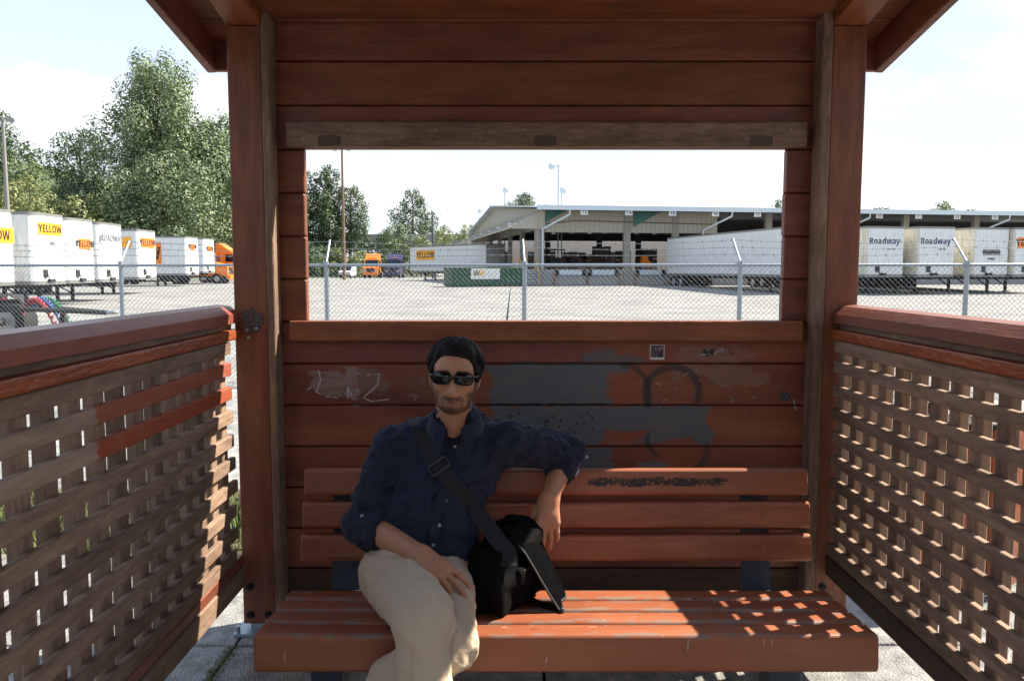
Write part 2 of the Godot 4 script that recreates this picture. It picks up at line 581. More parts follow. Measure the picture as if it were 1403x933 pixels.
# paint and graffiti on the boards behind the bench: x from XL to XR, y from 1.29 down to 0.25
func wall_image() -> Image:
	var w := 1024
	var h := 512
	var im := grain_image(s(100, 51, 33), s(125, 66, 43), s(146, 85, 58), 301, 128, 512, 0.35)
	im.resize(w, h, Image.INTERPOLATE_CUBIC)
	var n := FastNoiseLite.new()
	n.seed = 5
	n.frequency = 0.012
	n.fractal_octaves = 4
	var P := func(x: float, y: float) -> Vector2: return Vector2((x - XL) / (XR - XL) * w, (1.29 - y) / 1.04 * h)
	var poly := func(a: Array) -> PackedVector2Array:
		var o := PackedVector2Array()
		for k in range(0, a.size(), 2): o.append(P.call(a[k], a[k + 1]))
		return o
	var slate := s(84, 96, 103)
	var taupe := s(132, 100, 85)
	var brick := s(142, 70, 45)
	# faded purple-brown top board and newer repainted parts
	paint_patch(im, poly.call([XL, 1.29, 0.36, 1.29, 0.34, 1.12, XL, 1.12]), s(118, 66, 56), 0.75, n, 16.0, 0.7)
	paint_patch(im, poly.call([0.36, 1.21, 1.2, 1.21, 1.2, 1.12, 0.3, 1.12]), s(140, 74, 56), 0.6, n, 14.0, 0.5)
	# grey-blue cover paint
	paint_patch(im, poly.call([-0.1, 1.116, 0.5, 1.116, 0.43, 1.06, 0.40, 0.99, 0.44, 0.947, -0.08, 0.947, -0.09, 1.0, -0.06, 1.02]), slate, 0.92, n, 9.0, 0.12)
	paint_patch(im, poly.call([-0.09, 0.94, 0.82, 0.94, 0.80, 0.90, 0.83, 0.84, 0.83, 0.776, 0.55, 0.776, 0.38, 0.772, -0.06, 0.772]), slate, 0.92, n, 9.0, 0.12)
	paint_patch(im, poly.call([0.0, 0.764, 0.44, 0.764, 0.40, 0.72, 0.43, 0.69, 0.40, 0.62, 0.0, 0.62]), slate, 0.92, n, 9.0, 0.12)
	paint_patch(im, poly.call([0.30, 1.15, 0.40, 1.17, 0.53, 1.15, 0.56, 1.118, 0.28, 1.118]), slate, 0.75, n, 8.0, 0.4)
	# brick-coloured patches over it
	paint_patch(im, poly.call([0.385, 0.845, 0.56, 0.845, 0.55, 0.79, 0.50, 0.774, 0.36, 0.774]), brick, 0.95, n, 8.0, 0.1)
	paint_patch(im, poly.call([0.60, 0.78, 0.66, 0.81, 0.74, 0.805, 0.79, 0.77, 0.79, 0.70, 0.70, 0.66, 0.58, 0.66]), s(134, 70, 47), 0.95, n, 8.0, 0.1)
	paint_patch(im, poly.call([0.40, 1.09, 0.50, 1.09, 0.55, 0.96, 0.42, 0.95, 0.38, 1.0]), brick, 0.8, n, 9.0, 0.3)
	paint_patch(im, poly.call([0.52, 0.71, 0.60, 0.71, 0.66, 0.69, 0.62, 0.67, 0.57, 0.66, 0.51, 0.67]), slate, 0.9, n, 6.0, 0.1)
	# taupe cover paint right
	paint_patch(im, poly.call([0.64, 1.112, 0.92, 1.116, 1.02, 1.09, 1.08, 1.03, 0.86, 1.02, 0.80, 1.06, 0.66, 1.05]), taupe, 0.8, n, 10.0, 0.4)
	paint_patch(im, poly.call([0.70, 1.19, 0.84, 1.2, 1.02, 1.17, 1.0, 1.125, 0.68, 1.125]), taupe, 0.7, n, 10.0, 0.4)
	# taupe / colour specks left of the head
	paint_patch(im, poly.call([-0.45, 1.10, -0.33, 1.11, -0.30, 1.04, -0.31, 0.97, -0.42, 0.96]), s(122, 86, 68), 0.6, n, 14.0, 0.8)
	paint_patch(im, poly.call([-0.64, 1.09, -0.55, 1.08, -0.50, 1.03, -0.53, 0.99, -0.63, 1.0]), s(118, 96, 84), 0.8, n, 8.0, 0.3)
	# black rings and arcs
	var black := s(30, 30, 34)
	stroke(im, ring_points(P.call(0.662, 0.998), Vector2(52, 52), PI * 0.86, TAU + 0.45), 10.0, black, 0.24)
	stroke(im, ring_points(P.call(0.47, 0.985), Vector2(44, 62), -PI / 2 - 0.2, 0.4), 8.0, black, 0.22)
	stroke(im, ring_points(P.call(0.70, 0.76), Vector2(52, 50), -0.2, PI * 0.55), 9.0, s(36, 40, 48), 0.2)
	stroke(im, ring_points(P.call(0.66, 0.80), Vector2(46, 40), PI * 0.7, PI * 1.1), 6.0, black, 0.2)
	stroke(im, [P.call(-0.06, 0.949), P.call(0.4, 0.949)], 3.0, black, 0.4, n)
	# white scrawl left, partly wiped to grey
	var pale := s(186, 184, 180)
	paint_patch(im, poly.call([-0.83, 1.08, -0.77, 1.10, -0.70, 1.09, -0.68, 1.04, -0.70, 0.98, -0.77, 0.97, -0.82, 1.0]), s(142, 132, 128), 0.7, n, 9.0, 0.6)
	paint_patch(im, poly.call([-0.685, 1.10, -0.64, 1.10, -0.63, 0.99, -0.66, 0.96, -0.69, 0.99]), s(146, 136, 132), 0.75, n, 6.0, 0.4)
	for q in [[-0.86, 1.0, -0.83, 1.02], [-0.80, 1.10, -0.79, 1.05, -0.81, 1.0, -0.77, 0.98, -0.72, 0.975], [-0.68, 1.1, -0.65, 1.08, -0.62, 1.075], [-0.68, 0.97, -0.68, 1.02, -0.66, 0.97, -0.63, 0.97, -0.64, 1.01], [-0.60, 1.07, -0.55, 1.075, -0.555, 1.03, -0.60, 0.99, -0.62, 0.975, -0.58, 0.96, -0.51, 0.97], [-0.70, 0.945, -0.64, 0.942]]:
		var a := []
		for k in range(0, q.size(), 2): a.append(P.call(q[k], q[k + 1]))
		stroke(im, a, 1.5, pale, 0.8, n)
	# small scratches and colour specks
	var g := RandomNumberGenerator.new()
	g.seed = 3
	for k in 60:
		var c: Color = [s(120, 140, 150), s(150, 110, 60), s(90, 50, 40), s(170, 160, 150)][g.randi() % 4]
		var at := Vector2(g.randf_range(0.5, 1.1), g.randf_range(0.95, 1.09)) if k < 36 else Vector2(g.randf_range(-0.45, -0.3), g.randf_range(0.96, 1.1))
		var e := at + Vector2(g.randf_range(-0.03, 0.03), g.randf_range(-0.02, 0.02))
		stroke(im, [P.call(at.x, at.y), P.call(e.x, e.y)], 1.2, c, 0.5, n)
	for k in 34:
		var at := Vector2(g.randf_range(-0.02, 0.34), g.randf_range(0.80, 0.92))
		stroke(im, [P.call(at.x, at.y), P.call(at.x + g.randf_range(-0.01, 0.01), at.y - 0.012)], g.randf_range(1.0, 2.2), s(30, 32, 40), 0.7)
	# black scribble with pale specks on the top board, blue scratch at the right
	for c in [[0.80, 1.163], [0.845, 1.168], [0.88, 1.165]]:
		for k in 9:
			var a := P.call(c[0] + g.randf_range(-0.03, 0.03), c[1] + g.randf_range(-0.02, 0.02)) as Vector2
			var b := P.call(c[0] + g.randf_range(-0.03, 0.03), c[1] + g.randf_range(-0.02, 0.02)) as Vector2
			stroke(im, [a, b], 2.4, s(28, 30, 34), 0.8, n)
			if k % 4 == 0: stroke(im, [a, b], 0.9, s(150, 176, 178), 0.7)
	for k in 7:
		var x := 1.12 + k * 0.008
		stroke(im, [P.call(x, 1.0 - k * 0.002), P.call(x - 0.02, 0.965)], 1.8, s(60, 80, 104) if k % 2 else s(34, 36, 44), 0.8, n)
	stroke(im, [P.call(1.165, 0.965), P.call(1.17, 0.94), P.call(1.185, 0.89)], 1.8, s(170, 180, 186), 0.8, n)
	stroke(im, [P.call(0.96, 0.94), P.call(1.0, 0.905)], 1.3, s(80, 40, 34), 0.8, n)
	return im

# a wall board whose face shows its part of the wall picture
func face_board(x0: float, x1: float, y0: float, y1: float) -> ArrayMesh:
	var st := start()
	var t := 0.04
	var c := 0.004
	var U := func(x: float, y: float) -> Vector2: return Vector2((x - XL) / (XR - XL), (1.29 - y) / 1.04)
	var f := [Vector3(x0, y0 + c, WZ), Vector3(x1, y0 + c, WZ), Vector3(x1, y1 - c, WZ), Vector3(x0, y1 - c, WZ)]
	var b := [Vector3(x0, y0, WZ - c), Vector3(x1, y0, WZ - c), Vector3(x1, y1, WZ - c), Vector3(x0, y1, WZ - c)]
	var r := [Vector3(x0, y0, WZ - t), Vector3(x1, y0, WZ - t), Vector3(x1, y1, WZ - t), Vector3(x0, y1, WZ - t)]
	var o := Vector3((x0 + x1) / 2, (y0 + y1) / 2, WZ - t / 2)
	for q in [[f[0], f[1], f[2], f[3]], [r[0], r[1], r[2], r[3]]]:
		quad(st, q[0], q[1], q[2], q[3], o, U.call(q[0].x, q[0].y), U.call(q[1].x, q[1].y), U.call(q[2].x, q[2].y), U.call(q[3].x, q[3].y))
	for k in 4:
		var m := (k + 1) % 4
		quad(st, f[k], f[m], b[m], b[k], o, U.call(f[k].x, f[k].y), U.call(f[m].x, f[m].y), U.call(b[m].x, b[m].y), U.call(b[k].x, b[k].y))
		quad(st, b[k], b[m], r[m], r[k], o, U.call(b[k].x, b[k].y), U.call(b[m].x, b[m].y), U.call(r[m].x, r[m].y), U.call(r[k].x, r[k].y))
	add_box(st, Vector3((x0 + x1) / 2, y1 + 0.001, WZ - 0.028), Vector3(x1 - x0 - 0.002, 0.012, 0.012))
	return done(st)

# a plain wall board with a tongue that closes the joint above it
func tongued(L: float, h: float, v: int) -> ArrayMesh:
	var st := start()
	add_bar(st, L, h, 0.04, 0.004, 1, Transform3D(), Vector2(v * 0.731, v * 0.317))
	add_box(st, Vector3(0, h / 2 + 0.001, -0.008), Vector3(L - 0.002, 0.012, 0.012))
	return done(st)

func sloped(z: float) -> float:   # underside of the roof boards
	var zz := z if z < -1.55 else -3.1 - z
	return 2.485 + SLOPE * (zz + 3.2)

func build_shelter():
	var sh := thing("bus_shelter", "red-brown timber shelter with lattice sides and open rear window around the bench", "shelter")
	var roof_tilt := atan(SLOPE)
	# posts
	for p in [[-1.0425, -3.27, "red"], [1.3125, -3.27, "red"], [-1.0425, 0.17, "red"], [1.3125, 0.17, "red"]]:
		var foot := 0.045
		var top := 2.443
		var po := part("post", bar(top - foot, 0.135, 0.14, 0.006, 2), mats.red if p[1] < -1 else mats.red2, sh, Vector3(p[0], (top + foot) / 2, p[1]), UPRIGHT)
		var plate := part("base_plate", box(Vector3(0.2, 0.012, 0.2)), mats.steel, sh, Vector3(p[0], 0.008, p[1] + 0.0))
		var st := start()
		add_box(st, Vector3(0, 0.03, 0), Vector3(0.09, 0.032, 0.09))
		part("standoff", done(st), mats.steel, sh, Vector3(p[0], 0.0, p[1]))
		if p[1] < -1:
			for q in [[-0.085, 0.085], [0.085, 0.085]]:
				part("anchor_bolt", cyl(Vector3.ZERO, Vector3(0, 0.03, 0), 0.009, 8), mats.steel, sh, Vector3(p[0] + q[0], 0.012, p[1] + q[1]))
			for q in [[-0.035, 0.203], [-0.037, 0.085], [0.037, 0.085]]:
				var b := start()
				add_cyl(b, Vector3(0, 0, 0), Vector3(0, 0, 0.004), 0.016, 14)
				add_cyl(b, Vector3(0, 0, 0.004), Vector3(0, 0, 0.012), 0.009, 6)
				part("bolt", done(b), mats.blackiron, sh, Vector3(p[0] + q[0], q[1], -3.2))
	# worn patch of old putty on the left post where a fitting was torn off
	var wn := FastNoiseLite.new()
	wn.seed = 4
	wn.frequency = 22.0
	var pp := PackedVector2Array()
	for k in 26:
		var a := TAU * k / 26.0
		pp.append(Vector2(cos(a) * 0.042, sin(a) * 0.05) * (1.0 + 0.45 * wn.get_noise_2d(cos(a) * 0.05, sin(a) * 0.05)))
	part("putty_patch", prism(pp, 0.0, 0.004), speckle(s(52, 46, 42), s(86, 76, 70), s(132, 122, 112), 311, 9.0, 0.95, 1.0), sh, Vector3(-1.04, 1.30, -3.2))
	for q in [[-1.058, 1.262], [-1.02, 1.268], [-1.052, 1.232]]:
		part("screw", cyl(Vector3.ZERO, Vector3(0, 0, 0.006), 0.007, 8), mats.steel, sh, Vector3(q[0], q[1], -3.196))
	# grey corner boards in front of the wall edges
	part("corner_board", bar(2.46, 0.03, 0.09, 0.004, 1), mats.grey_wood2, sh, Vector3(-0.959, 1.31, -3.235), UPRIGHT)
	part("corner_board", bar(2.46, 0.038, 0.09, 0.004, 1), mats.grey_wood2, sh, Vector3(1.224, 1.31, -3.235), UPRIGHT)
	# back wall boards
	var wm := StandardMaterial3D.new()
	wm.albedo_texture = tex(wall_image())
	wm.roughness = 0.5
	wm.normal_enabled = true
	wm.normal_texture = mats.speck_normal
	wm.normal_scale = 0.12
	var y0 := 0.25
	part("wall_board", tongued(XR - XL, 0.168, 3), mats.dark_wood, sh, Vector3((XL + XR) / 2, y0 - 0.0867, WZ - 0.02))  # darker board colour carries the shade low behind the bench, besides mossy staining
	for k in 6:
		part("wall_board", face_board(XL, XR, y0 + 0.1733 * k + 0.003, y0 + 0.1733 * (k + 1) - 0.003), wm, sh)
	for k in range(6, 10):
		var y := y0 + 0.1733 * (k + 0.5)
		var wl := -0.84 - XL
		var wr := XR - 1.108
		part("wall_board", tongued(wl + (0.004 if k % 2 else 0.0), 0.168, k), mats.red, sh, Vector3(XL + wl / 2, y, WZ - 0.02))
		part("wall_board", tongued(wr + (0.0 if k % 2 else 0.005), 0.168, k), mats.maroon, sh, Vector3(XR - wr / 2, y, WZ - 0.02))
	for k in range(10, 13):
		var y := y0 + 0.1733 * (k + 0.5)
		if y > 2.68: break
		var mt: Material = mats.red if k % 2 else mats.maroon
		part("wall_board", tongued(XR - XL, 0.1675, k), mt, sh, Vector3((XL + XR) / 2, y, WZ - 0.02))
	# window trim
	part("window_sill", bar(2.083, 0.083, 0.042, 0.006, 2), mats.red2, sh, Vector3(0.1385, 1.2535, -3.259))
	part("window_head", bar(2.071, 0.097, 0.04, 0.005, 2), mats.grey_wood2, sh, Vector3(0.1375, 2.0355, -3.26))
	for k in 12:
		part("nail", cyl(Vector3.ZERO, Vector3(0, 0, 0.002), 0.0035, 6), mats.steel, sh, Vector3(-0.83 + k * 0.176, 2.02 + (0.034 if k % 2 else 0.0), -3.241))
	var tarm := plain(s(84, 68, 57), 0.9)
	for q in [-0.725, 0.132, 0.99]:
		var b := PackedVector2Array([Vector2(-0.045, -0.02), Vector2(-0.01, -0.022), Vector2(0.045, -0.018), Vector2(0.046, 0.015), Vector2(0.02, 0.02), Vector2(-0.044, 0.019)])
		part("tar_mark", prism(b, 0.0, 0.0015), tarm, sh, Vector3(q, 2.012, -3.2405))
	# sticker
	var sk := Image.create_empty(32, 32, false, Image.FORMAT_RGB8)
	sk.fill(s(206, 202, 196))
	sk.fill_rect(Rect2i(2, 2, 28, 25), s(44, 48, 66))
	var sg := RandomNumberGenerator.new()
	sg.seed = 12
	for k in 60:
		sk.fill_rect(Rect2i(sg.randi_range(3, 26), sg.randi_range(3, 23), sg.randi_range(1, 4), sg.randi_range(1, 3)), [s(150, 60, 52), s(196, 180, 170), s(30, 32, 44), s(92, 96, 120)][sg.randi() % 4])
	var skm := StandardMaterial3D.new()
	skm.albedo_texture = ImageTexture.create_from_image(sk)
	skm.roughness = 0.4
	var ss := start()
	quad(ss, Vector3(-0.03, -0.031, 0), Vector3(0.03, -0.031, 0), Vector3(0.03, 0.031, 0), Vector3(-0.03, 0.031, 0), Vector3(0, 0, -1), Vector2(0, 1), Vector2(1, 1), Vector2(1, 0), Vector2(0, 0))
	var so := part("sticker", done(ss), skm, sh, Vector3(0.597, 1.164, WZ + 0.0012))
	so.set_meta("label", "small square printed sticker on the top wall board")
	# roof: rafters over the posts, boards, barge boards and fascias
	for x in [-1.0425, 1.3125]:
		for side in [0, 1]:
			var zc := -2.47 if side == 0 else -0.63
			var yb := 2.446 + SLOPE * ((zc if side == 0 else -3.1 - zc) + 3.2)
			var tilt := roof_tilt if side == 0 else -roof_tilt
			part("rafter", bar(1.87, 0.13, 0.137, 0.005, 1), mats.red2, sh, Vector3(x, yb + 0.066, zc), Basis(Vector3.RIGHT, -tilt) * ALONG_Z)
	for side in [0, 1]:
		for k in 10:
			var z := -3.345 + k * 0.194
			var zz := z if side == 0 else -3.1 - z
			var y := 2.485 + SLOPE * (z + 3.2) + 0.02
			part("roof_board", bar(2.73, 0.036, 0.188, 0.005, 1), mats.red if k % 3 else mats.maroon, sh, Vector3(0.135, y, zz), Basis(Vector3.RIGHT, -roof_tilt if side == 0 else roof_tilt))
		var zr := -2.48 if side == 0 else -0.62
		var yr := 2.485 + SLOPE * (-2.48 + 3.2) + 0.045
		var rb := Basis(Vector3.RIGHT, -roof_tilt if side == 0 else roof_tilt)
		part("roofing", bar(2.84, 0.012, 1.93, 0.003, 1), speckle(s(38, 36, 36), s(56, 54, 52), s(74, 72, 70), 321, 3.0, 0.95, 0.6), sh, Vector3(0.135, yr, zr), rb)
		for x in [-1.245, 1.52]:
			part("barge_board", bar(1.93, 0.2, 0.036, 0.004, 1), mats.maroon, sh, Vector3(x, 2.312 + 0.1 + SLOPE * (-2.48 + 3.42), zr), rb * ALONG_Z)
		part("fascia", bar(2.76, 0.15, 0.03, 0.004, 1), mats.maroon, sh, Vector3(0.1375, 2.322 + 0.0755, -3.425 if side == 0 else 0.325))
	# lattice sides
	lattice_panel(sh, -1.09, -1, -3.195)
	lattice_panel(sh, 1.28, 1, -3.195)

func lattice_panel(sh: Node3D, xi: float, side: int, zend: float):
	var zf := 0.09
	var lp := Node3D.new()
	lp.name = "lattice_panel"
	sh.add_child(lp, true)
	var zc := (zend + zf) / 2
	var L := zf - zend
	# cap rail: flat piece with a bevelled inner top edge
	var cap := PackedVector2Array([Vector2(0, 1.291), Vector2(0, 1.328), Vector2(0.034, 1.358), Vector2(0.086, 1.363), Vector2(0.094, 1.356), Vector2(0.094, 1.291)])
	var st := start()
	var poly := PackedVector2Array()
	for p in cap: poly.append(Vector2(xi + side * p.x, p.y))
	add_prism(st, poly, zend, zf)
	part("cap_rail", done(st), cap_material(side), lp)
	part("support_rail", bar(L, 0.05, 0.04, 0.004, 1), mats.grey_wood2, lp, Vector3(xi + side * 0.05, 1.2655, zc), ALONG_Z)
	part("top_rail", bar(L + 0.004, 0.04, 0.04, 0.006, 2), mats.orange, lp, Vector3(xi + side * 0.012, 1.247, zc), ALONG_Z)
	var zlat := zend + (0.10 if side < 0 else 0.02)
	var LL := zf - zlat
	part("slat", bar(LL, 0.047, 0.022, 0.003, 1), mats.grey_wood if side > 0 else mats.grey_wood2, lp, Vector3(xi + side * 0.0115, 1.199, (zlat + zf) / 2), ALONG_Z)
	for k in 8:
		var y := 1.14 - 0.022 - 0.094 * k
		var m: Material = mats.grey_wood if (k + side) % 3 else mats.grey_wood2
		if side < 0 and k < 2:
			part("slat", bar(LL, 0.05, 0.022, 0.003, 1, k, true), half_painted(k), lp, Vector3(xi + side * 0.011, y, (zlat + zf) / 2), ALONG_Z)
			continue
		var extra := rng.randf_range(0.0, 0.05) if side < 0 else 0.0
		part("slat", bar(snappedf(LL + extra, 0.01), 0.048 if side < 0 else 0.044, 0.022, 0.003, 1), m, lp, Vector3(xi + side * 0.011, y + rng.randf_range(-0.002, 0.002), (zlat - extra + zf) / 2), ALONG_Z)
	part("bottom_slat", bar(LL, 0.05, 0.022, 0.003, 1), mats.grey_wood2, lp, Vector3(xi + side * 0.011, 0.375, (zlat + zf) / 2), ALONG_Z)
	part("bottom_rail", bar(L - 0.02, 0.085, 0.04, 0.005, 1), mats.dark_wood if side > 0 else mats.grey_wood2, lp, Vector3(xi + side * 0.02, 0.302 - (0.045 if side < 0 else 0.0), zc), ALONG_Z)
	if side < 0: part("bottom_rail", bar(L - 0.02, 0.045, 0.04, 0.005, 1), mats.maroon, lp, Vector3(xi + side * 0.022, 0.326, zc), ALONG_Z)
	var n := int(LL / 0.116)
	for k in n + 1:
		var z := zlat + 0.03 + 0.116 * k
		part("upright_slat", bar(0.9, 0.032, 0.057 if side < 0 else 0.057, 0.004, 1), mats.grey_wood if (k * 7 + side) % 5 < 3 else mats.grey_wood2, lp, Vector3(xi + side * 0.0385, 0.775, z + rng.randf_range(-0.003, 0.003)), UPRIGHT * Basis(Vector3.RIGHT, rng.randf_range(-0.01, 0.01)))

func cap_material(side: int) -> Material:
	if side > 0: return mats.rail
	if not mats.has("worn_cap"):
		var m := speckle(s(120, 64, 50), s(132, 72, 57), s(146, 86, 70), 331, 1.1, 0.34, 0.0)
		mats.worn_cap = m
	return mats.worn_cap

func half_painted(k: int) -> Material:
	var w := 1024
	var im := grain_image(s(112, 93, 78), s(144, 121, 102), s(170, 147, 127), 341 + k, 256, 64, 0.65)
	im.resize(w, 64)
	var n := FastNoiseLite.new()
	n.seed = 8 + k
	n.frequency = 0.03
	# u runs from the front end (0) to the end at the rear post (1) or back; painted towards the rear post
	var c := s(146, 72, 50) if k == 0 else s(152, 66, 38)
	paint_patch(im, PackedVector2Array([Vector2(w * 0.68, -9), Vector2(w * 1.1, -9), Vector2(w * 1.1, 80), Vector2(w * 0.68, 80)]), c, 0.95, n, 7.0, 0.25 if k == 0 else 0.05)
	var m := StandardMaterial3D.new()
	m.albedo_texture = tex(im)
	m.roughness = 0.6
	return m

# ---------------------------------------------------------------- bench
func build_bench():
	var bn := thing("park_bench", "red-brown timber bench with thick planks against the shelter back wall", "bench", Vector3(0.155, 0, -2.4))
	var L := 1.788
	var tilt := Basis(Vector3.RIGHT, -0.075)
	# seat: z local from +0.185 back
	for k in 4:
		var zl := 0.151 - 0.1035 * k
		var y := 0.404 - 0.0075 * k
		part("seat_plank", bar(L, 0.110, 0.0895, 0.013, 4, k, true), worn_plank(k), bn, Vector3(0, y, zl), tilt)
	var lean := Basis(Vector3.RIGHT, -0.16)
	for k in 3:
		var y := 0.755 - 0.112 * k
		var zl := -0.385 + 0.018 * k
		var m: Material = mats.bench
		if k == 0: m = scribbled_plank()
		part("back_plank", bar(L - 0.02 + 0.008 * k, 0.093, 0.06, 0.014, 4, k, k == 0), m, bn, Vector3(0, y, zl), lean)
		for x in [-0.72, 0.72]:
			part("bolt_plug", cyl(Vector3(0, 0, -0.01), Vector3(0, 0, 0.0012), 0.011, 14), mats.bench, bn, lean * Vector3(0, 0, 0.03) + Vector3(x, y, zl), lean)
	for x in [-0.75, 0.72]:
		var st := start()
		add_box(st, Vector3(0, 0.54, -0.418), Vector3(0.1, 0.46, 0.012), lean)
		add_box(st, Vector3(0, 0.33, -0.16), Vector3(0.1, 0.06, 0.46))
		add_box(st, Vector3(0, 0.155, -0.12), Vector3(0.1, 0.29, 0.1))
		add_box(st, Vector3(0, 0.011, -0.12), Vector3(0.16, 0.012, 0.3))
		part("steel_bracket", done(st), mats.bluesteel, bn, Vector3(x, 0, 0))

# seat plank paint, rubbed off to grey wood along its edges, with scratches
func worn_plank(k: int) -> Material:
	var w := 1024
	var h := 128
	var im := grain_image(s(132, 74, 48), s(147, 84, 56), s(162, 99, 69), 361 + k * 3, 128, 128, 0.3)
	im.resize(w, h)
	var n := FastNoiseLite.new()
	n.seed = 50 + k
	n.frequency = 0.02
	n.fractal_octaves = 4
	for x in w:
		for y in h:
			var v := (y + 0.5) / h
			var e := minf(absf(v - 0.035), absf(v - 0.252))
			if e > 0.06: continue
			var q := n.get_noise_2d(x * 0.8, y * 5.0) - e * 9.0 + (0.20 if k > 0 else 0.02)
			if q > 0.0: im.set_pixel(x, y, im.get_pixel(x, y).lerp(s(128, 112, 104), clampf(q * 5.0, 0.0, 0.75)))
	var g := RandomNumberGenerator.new()
	g.seed = 90 + k
	for i in 26:
		var a := Vector2(g.randf() * w, g.randf_range(0.0, 0.3) * h)
		stroke(im, [a, a + Vector2(g.randf_range(-14, 14), g.randf_range(-3, 3))], g.randf_range(0.7, 1.3), s(190, 160, 140) if i % 3 else s(84, 46, 34), 0.5)
	for i in 5:
		var a := Vector2(g.randf() * w, g.randf_range(0.8, 0.98) * h)
		stroke(im, [a, a + Vector2(1, g.randf_range(4, 12))], 1.4, s(176, 164, 156), 0.6)
	var m := StandardMaterial3D.new()
	m.albedo_texture = tex(im)
	m.roughness = 0.4
	return m

func scribbled_plank() -> Material:
	var w := 1024
	var h := 128
	var im := grain_image(s(132, 74, 48), s(147, 84, 56), s(162, 99, 69), 351, 128, 128, 0.35)
	im.resize(w, h)
	var g := RandomNumberGenerator.new()
	g.seed = 77
	# the front face lies where the profile runs down the +z side; found from the section's perimeter
	for face in [0.885]:
		for k in 90:
			var u := g.randf_range(0.57, 0.83)
			var pts := []
			for q in 4: pts.append(Vector2((u + g.randf_range(-0.014, 0.014)) * w, (face + g.randf_range(-0.055, 0.055)) * h))
			stroke(im, pts, 1.1, s(36, 22, 22), 0.7)
	var m := StandardMaterial3D.new()
	m.albedo_texture = tex(im)
	m.roughness = 0.42
	return m

# ---------------------------------------------------------------- fence
func build_fence():
	var th := deg_to_rad(-5.24)
	var fn := thing("chain_link_fence", "galvanised chain-link fence with barbed wire behind the shelter", "fence", Vector3(0, -0.15, -11.5), th)
	var cs := cos(th)
	var xs := []
	for x in [-14.9, -11.9, -8.9, -5.85, -2.71, 0.177, 3.18, 6.18, 9.2, 12.2, 15.2]: xs.append(x / cs)
	var H := 1.72
	for x in xs:
		var po := part("post", tube([Vector3(x, -0.1, 0), Vector3(x, H + 0.03, 0)], 0.032, 12), mats.steel, fn)
		var st := start()
		add_tube(st, [Vector3(x, H + 0.0, 0), Vector3(x, H + 0.06, 0)], [0.04, 0.036], 12)
		part("cap", done(st), mats.steel, po)
		part("arm", tube([Vector3(x, H + 0.03, 0), Vector3(x - 0.05, H + 0.37, -0.34)], 0.016, 8), mats.steel, po)
	part("top_rail", tube([Vector3(xs[0], H, 0.0), Vector3(xs[-1], H, 0.0)], 0.022, 10), mats.steel, fn)
	var g := RandomNumberGenerator.new()
	g.seed = 19
	for k in 3:
		var f := 0.36 + 0.3 * k
		var st := start()
		for i in xs.size() - 1:
			var pts := []
			for q in 9:
				var t := q / 8.0
				pts.append(Vector3(lerpf(xs[i], xs[i + 1], t), H + 0.03 + 0.34 * f - sin(t * PI) * (0.02 + 0.03 * k * 0.5), -0.34 * f))
			add_tube(st, pts, [0.0035], 4, false)
			for q in 22:
				var t := (q + 0.5) / 22.0
				var c := Vector3(lerpf(xs[i], xs[i + 1], t), H + 0.03 + 0.34 * f - sin(t * PI) * (0.02 + 0.03 * k * 0.5), -0.34 * f)
				for e in 2:
					var d := Vector3(g.randf_range(-0.3, 0.3), g.randf_range(-1, 1), g.randf_range(-1, 1)).normalized() * 0.022
					add_tube(st, [c - d, c + d], [0.003], 3, false)
		part("barbed_wire", done(st), mats.wire, fn)
	var st := start()
	var step := 0.0714
	var h0 := 0.02
	var hh := H - 0.02 - h0
	var x0: float = xs[0]
	var x1: float = xs[-1]
	for dirn in [1.0, -1.0]:
		var x: float = x0 - hh
		while x < x1 + hh:
			var a := Vector2(x, h0)
			var b := Vector2(x + dirn * hh, h0 + hh)
			if minf(a.x, b.x) >= x0 and maxf(a.x, b.x) <= x1:
				add_tube(st, [Vector3(a.x, a.y, dirn * 0.002), Vector3(b.x, b.y, dirn * 0.002)], [0.0027], 3, false)
			x += step
	# cut ends twisted above the rail
	var xx := x0
	while xx < x1:
		add_tube(st, [Vector3(xx, H - 0.02, 0.026), Vector3(xx + 0.012, H + 0.035, 0.02)], [0.0024], 3, false)
		xx += step
	var me := part("chain_link_mesh", done(st), mats.wire, fn)
	me.set_meta("kind", "stuff")

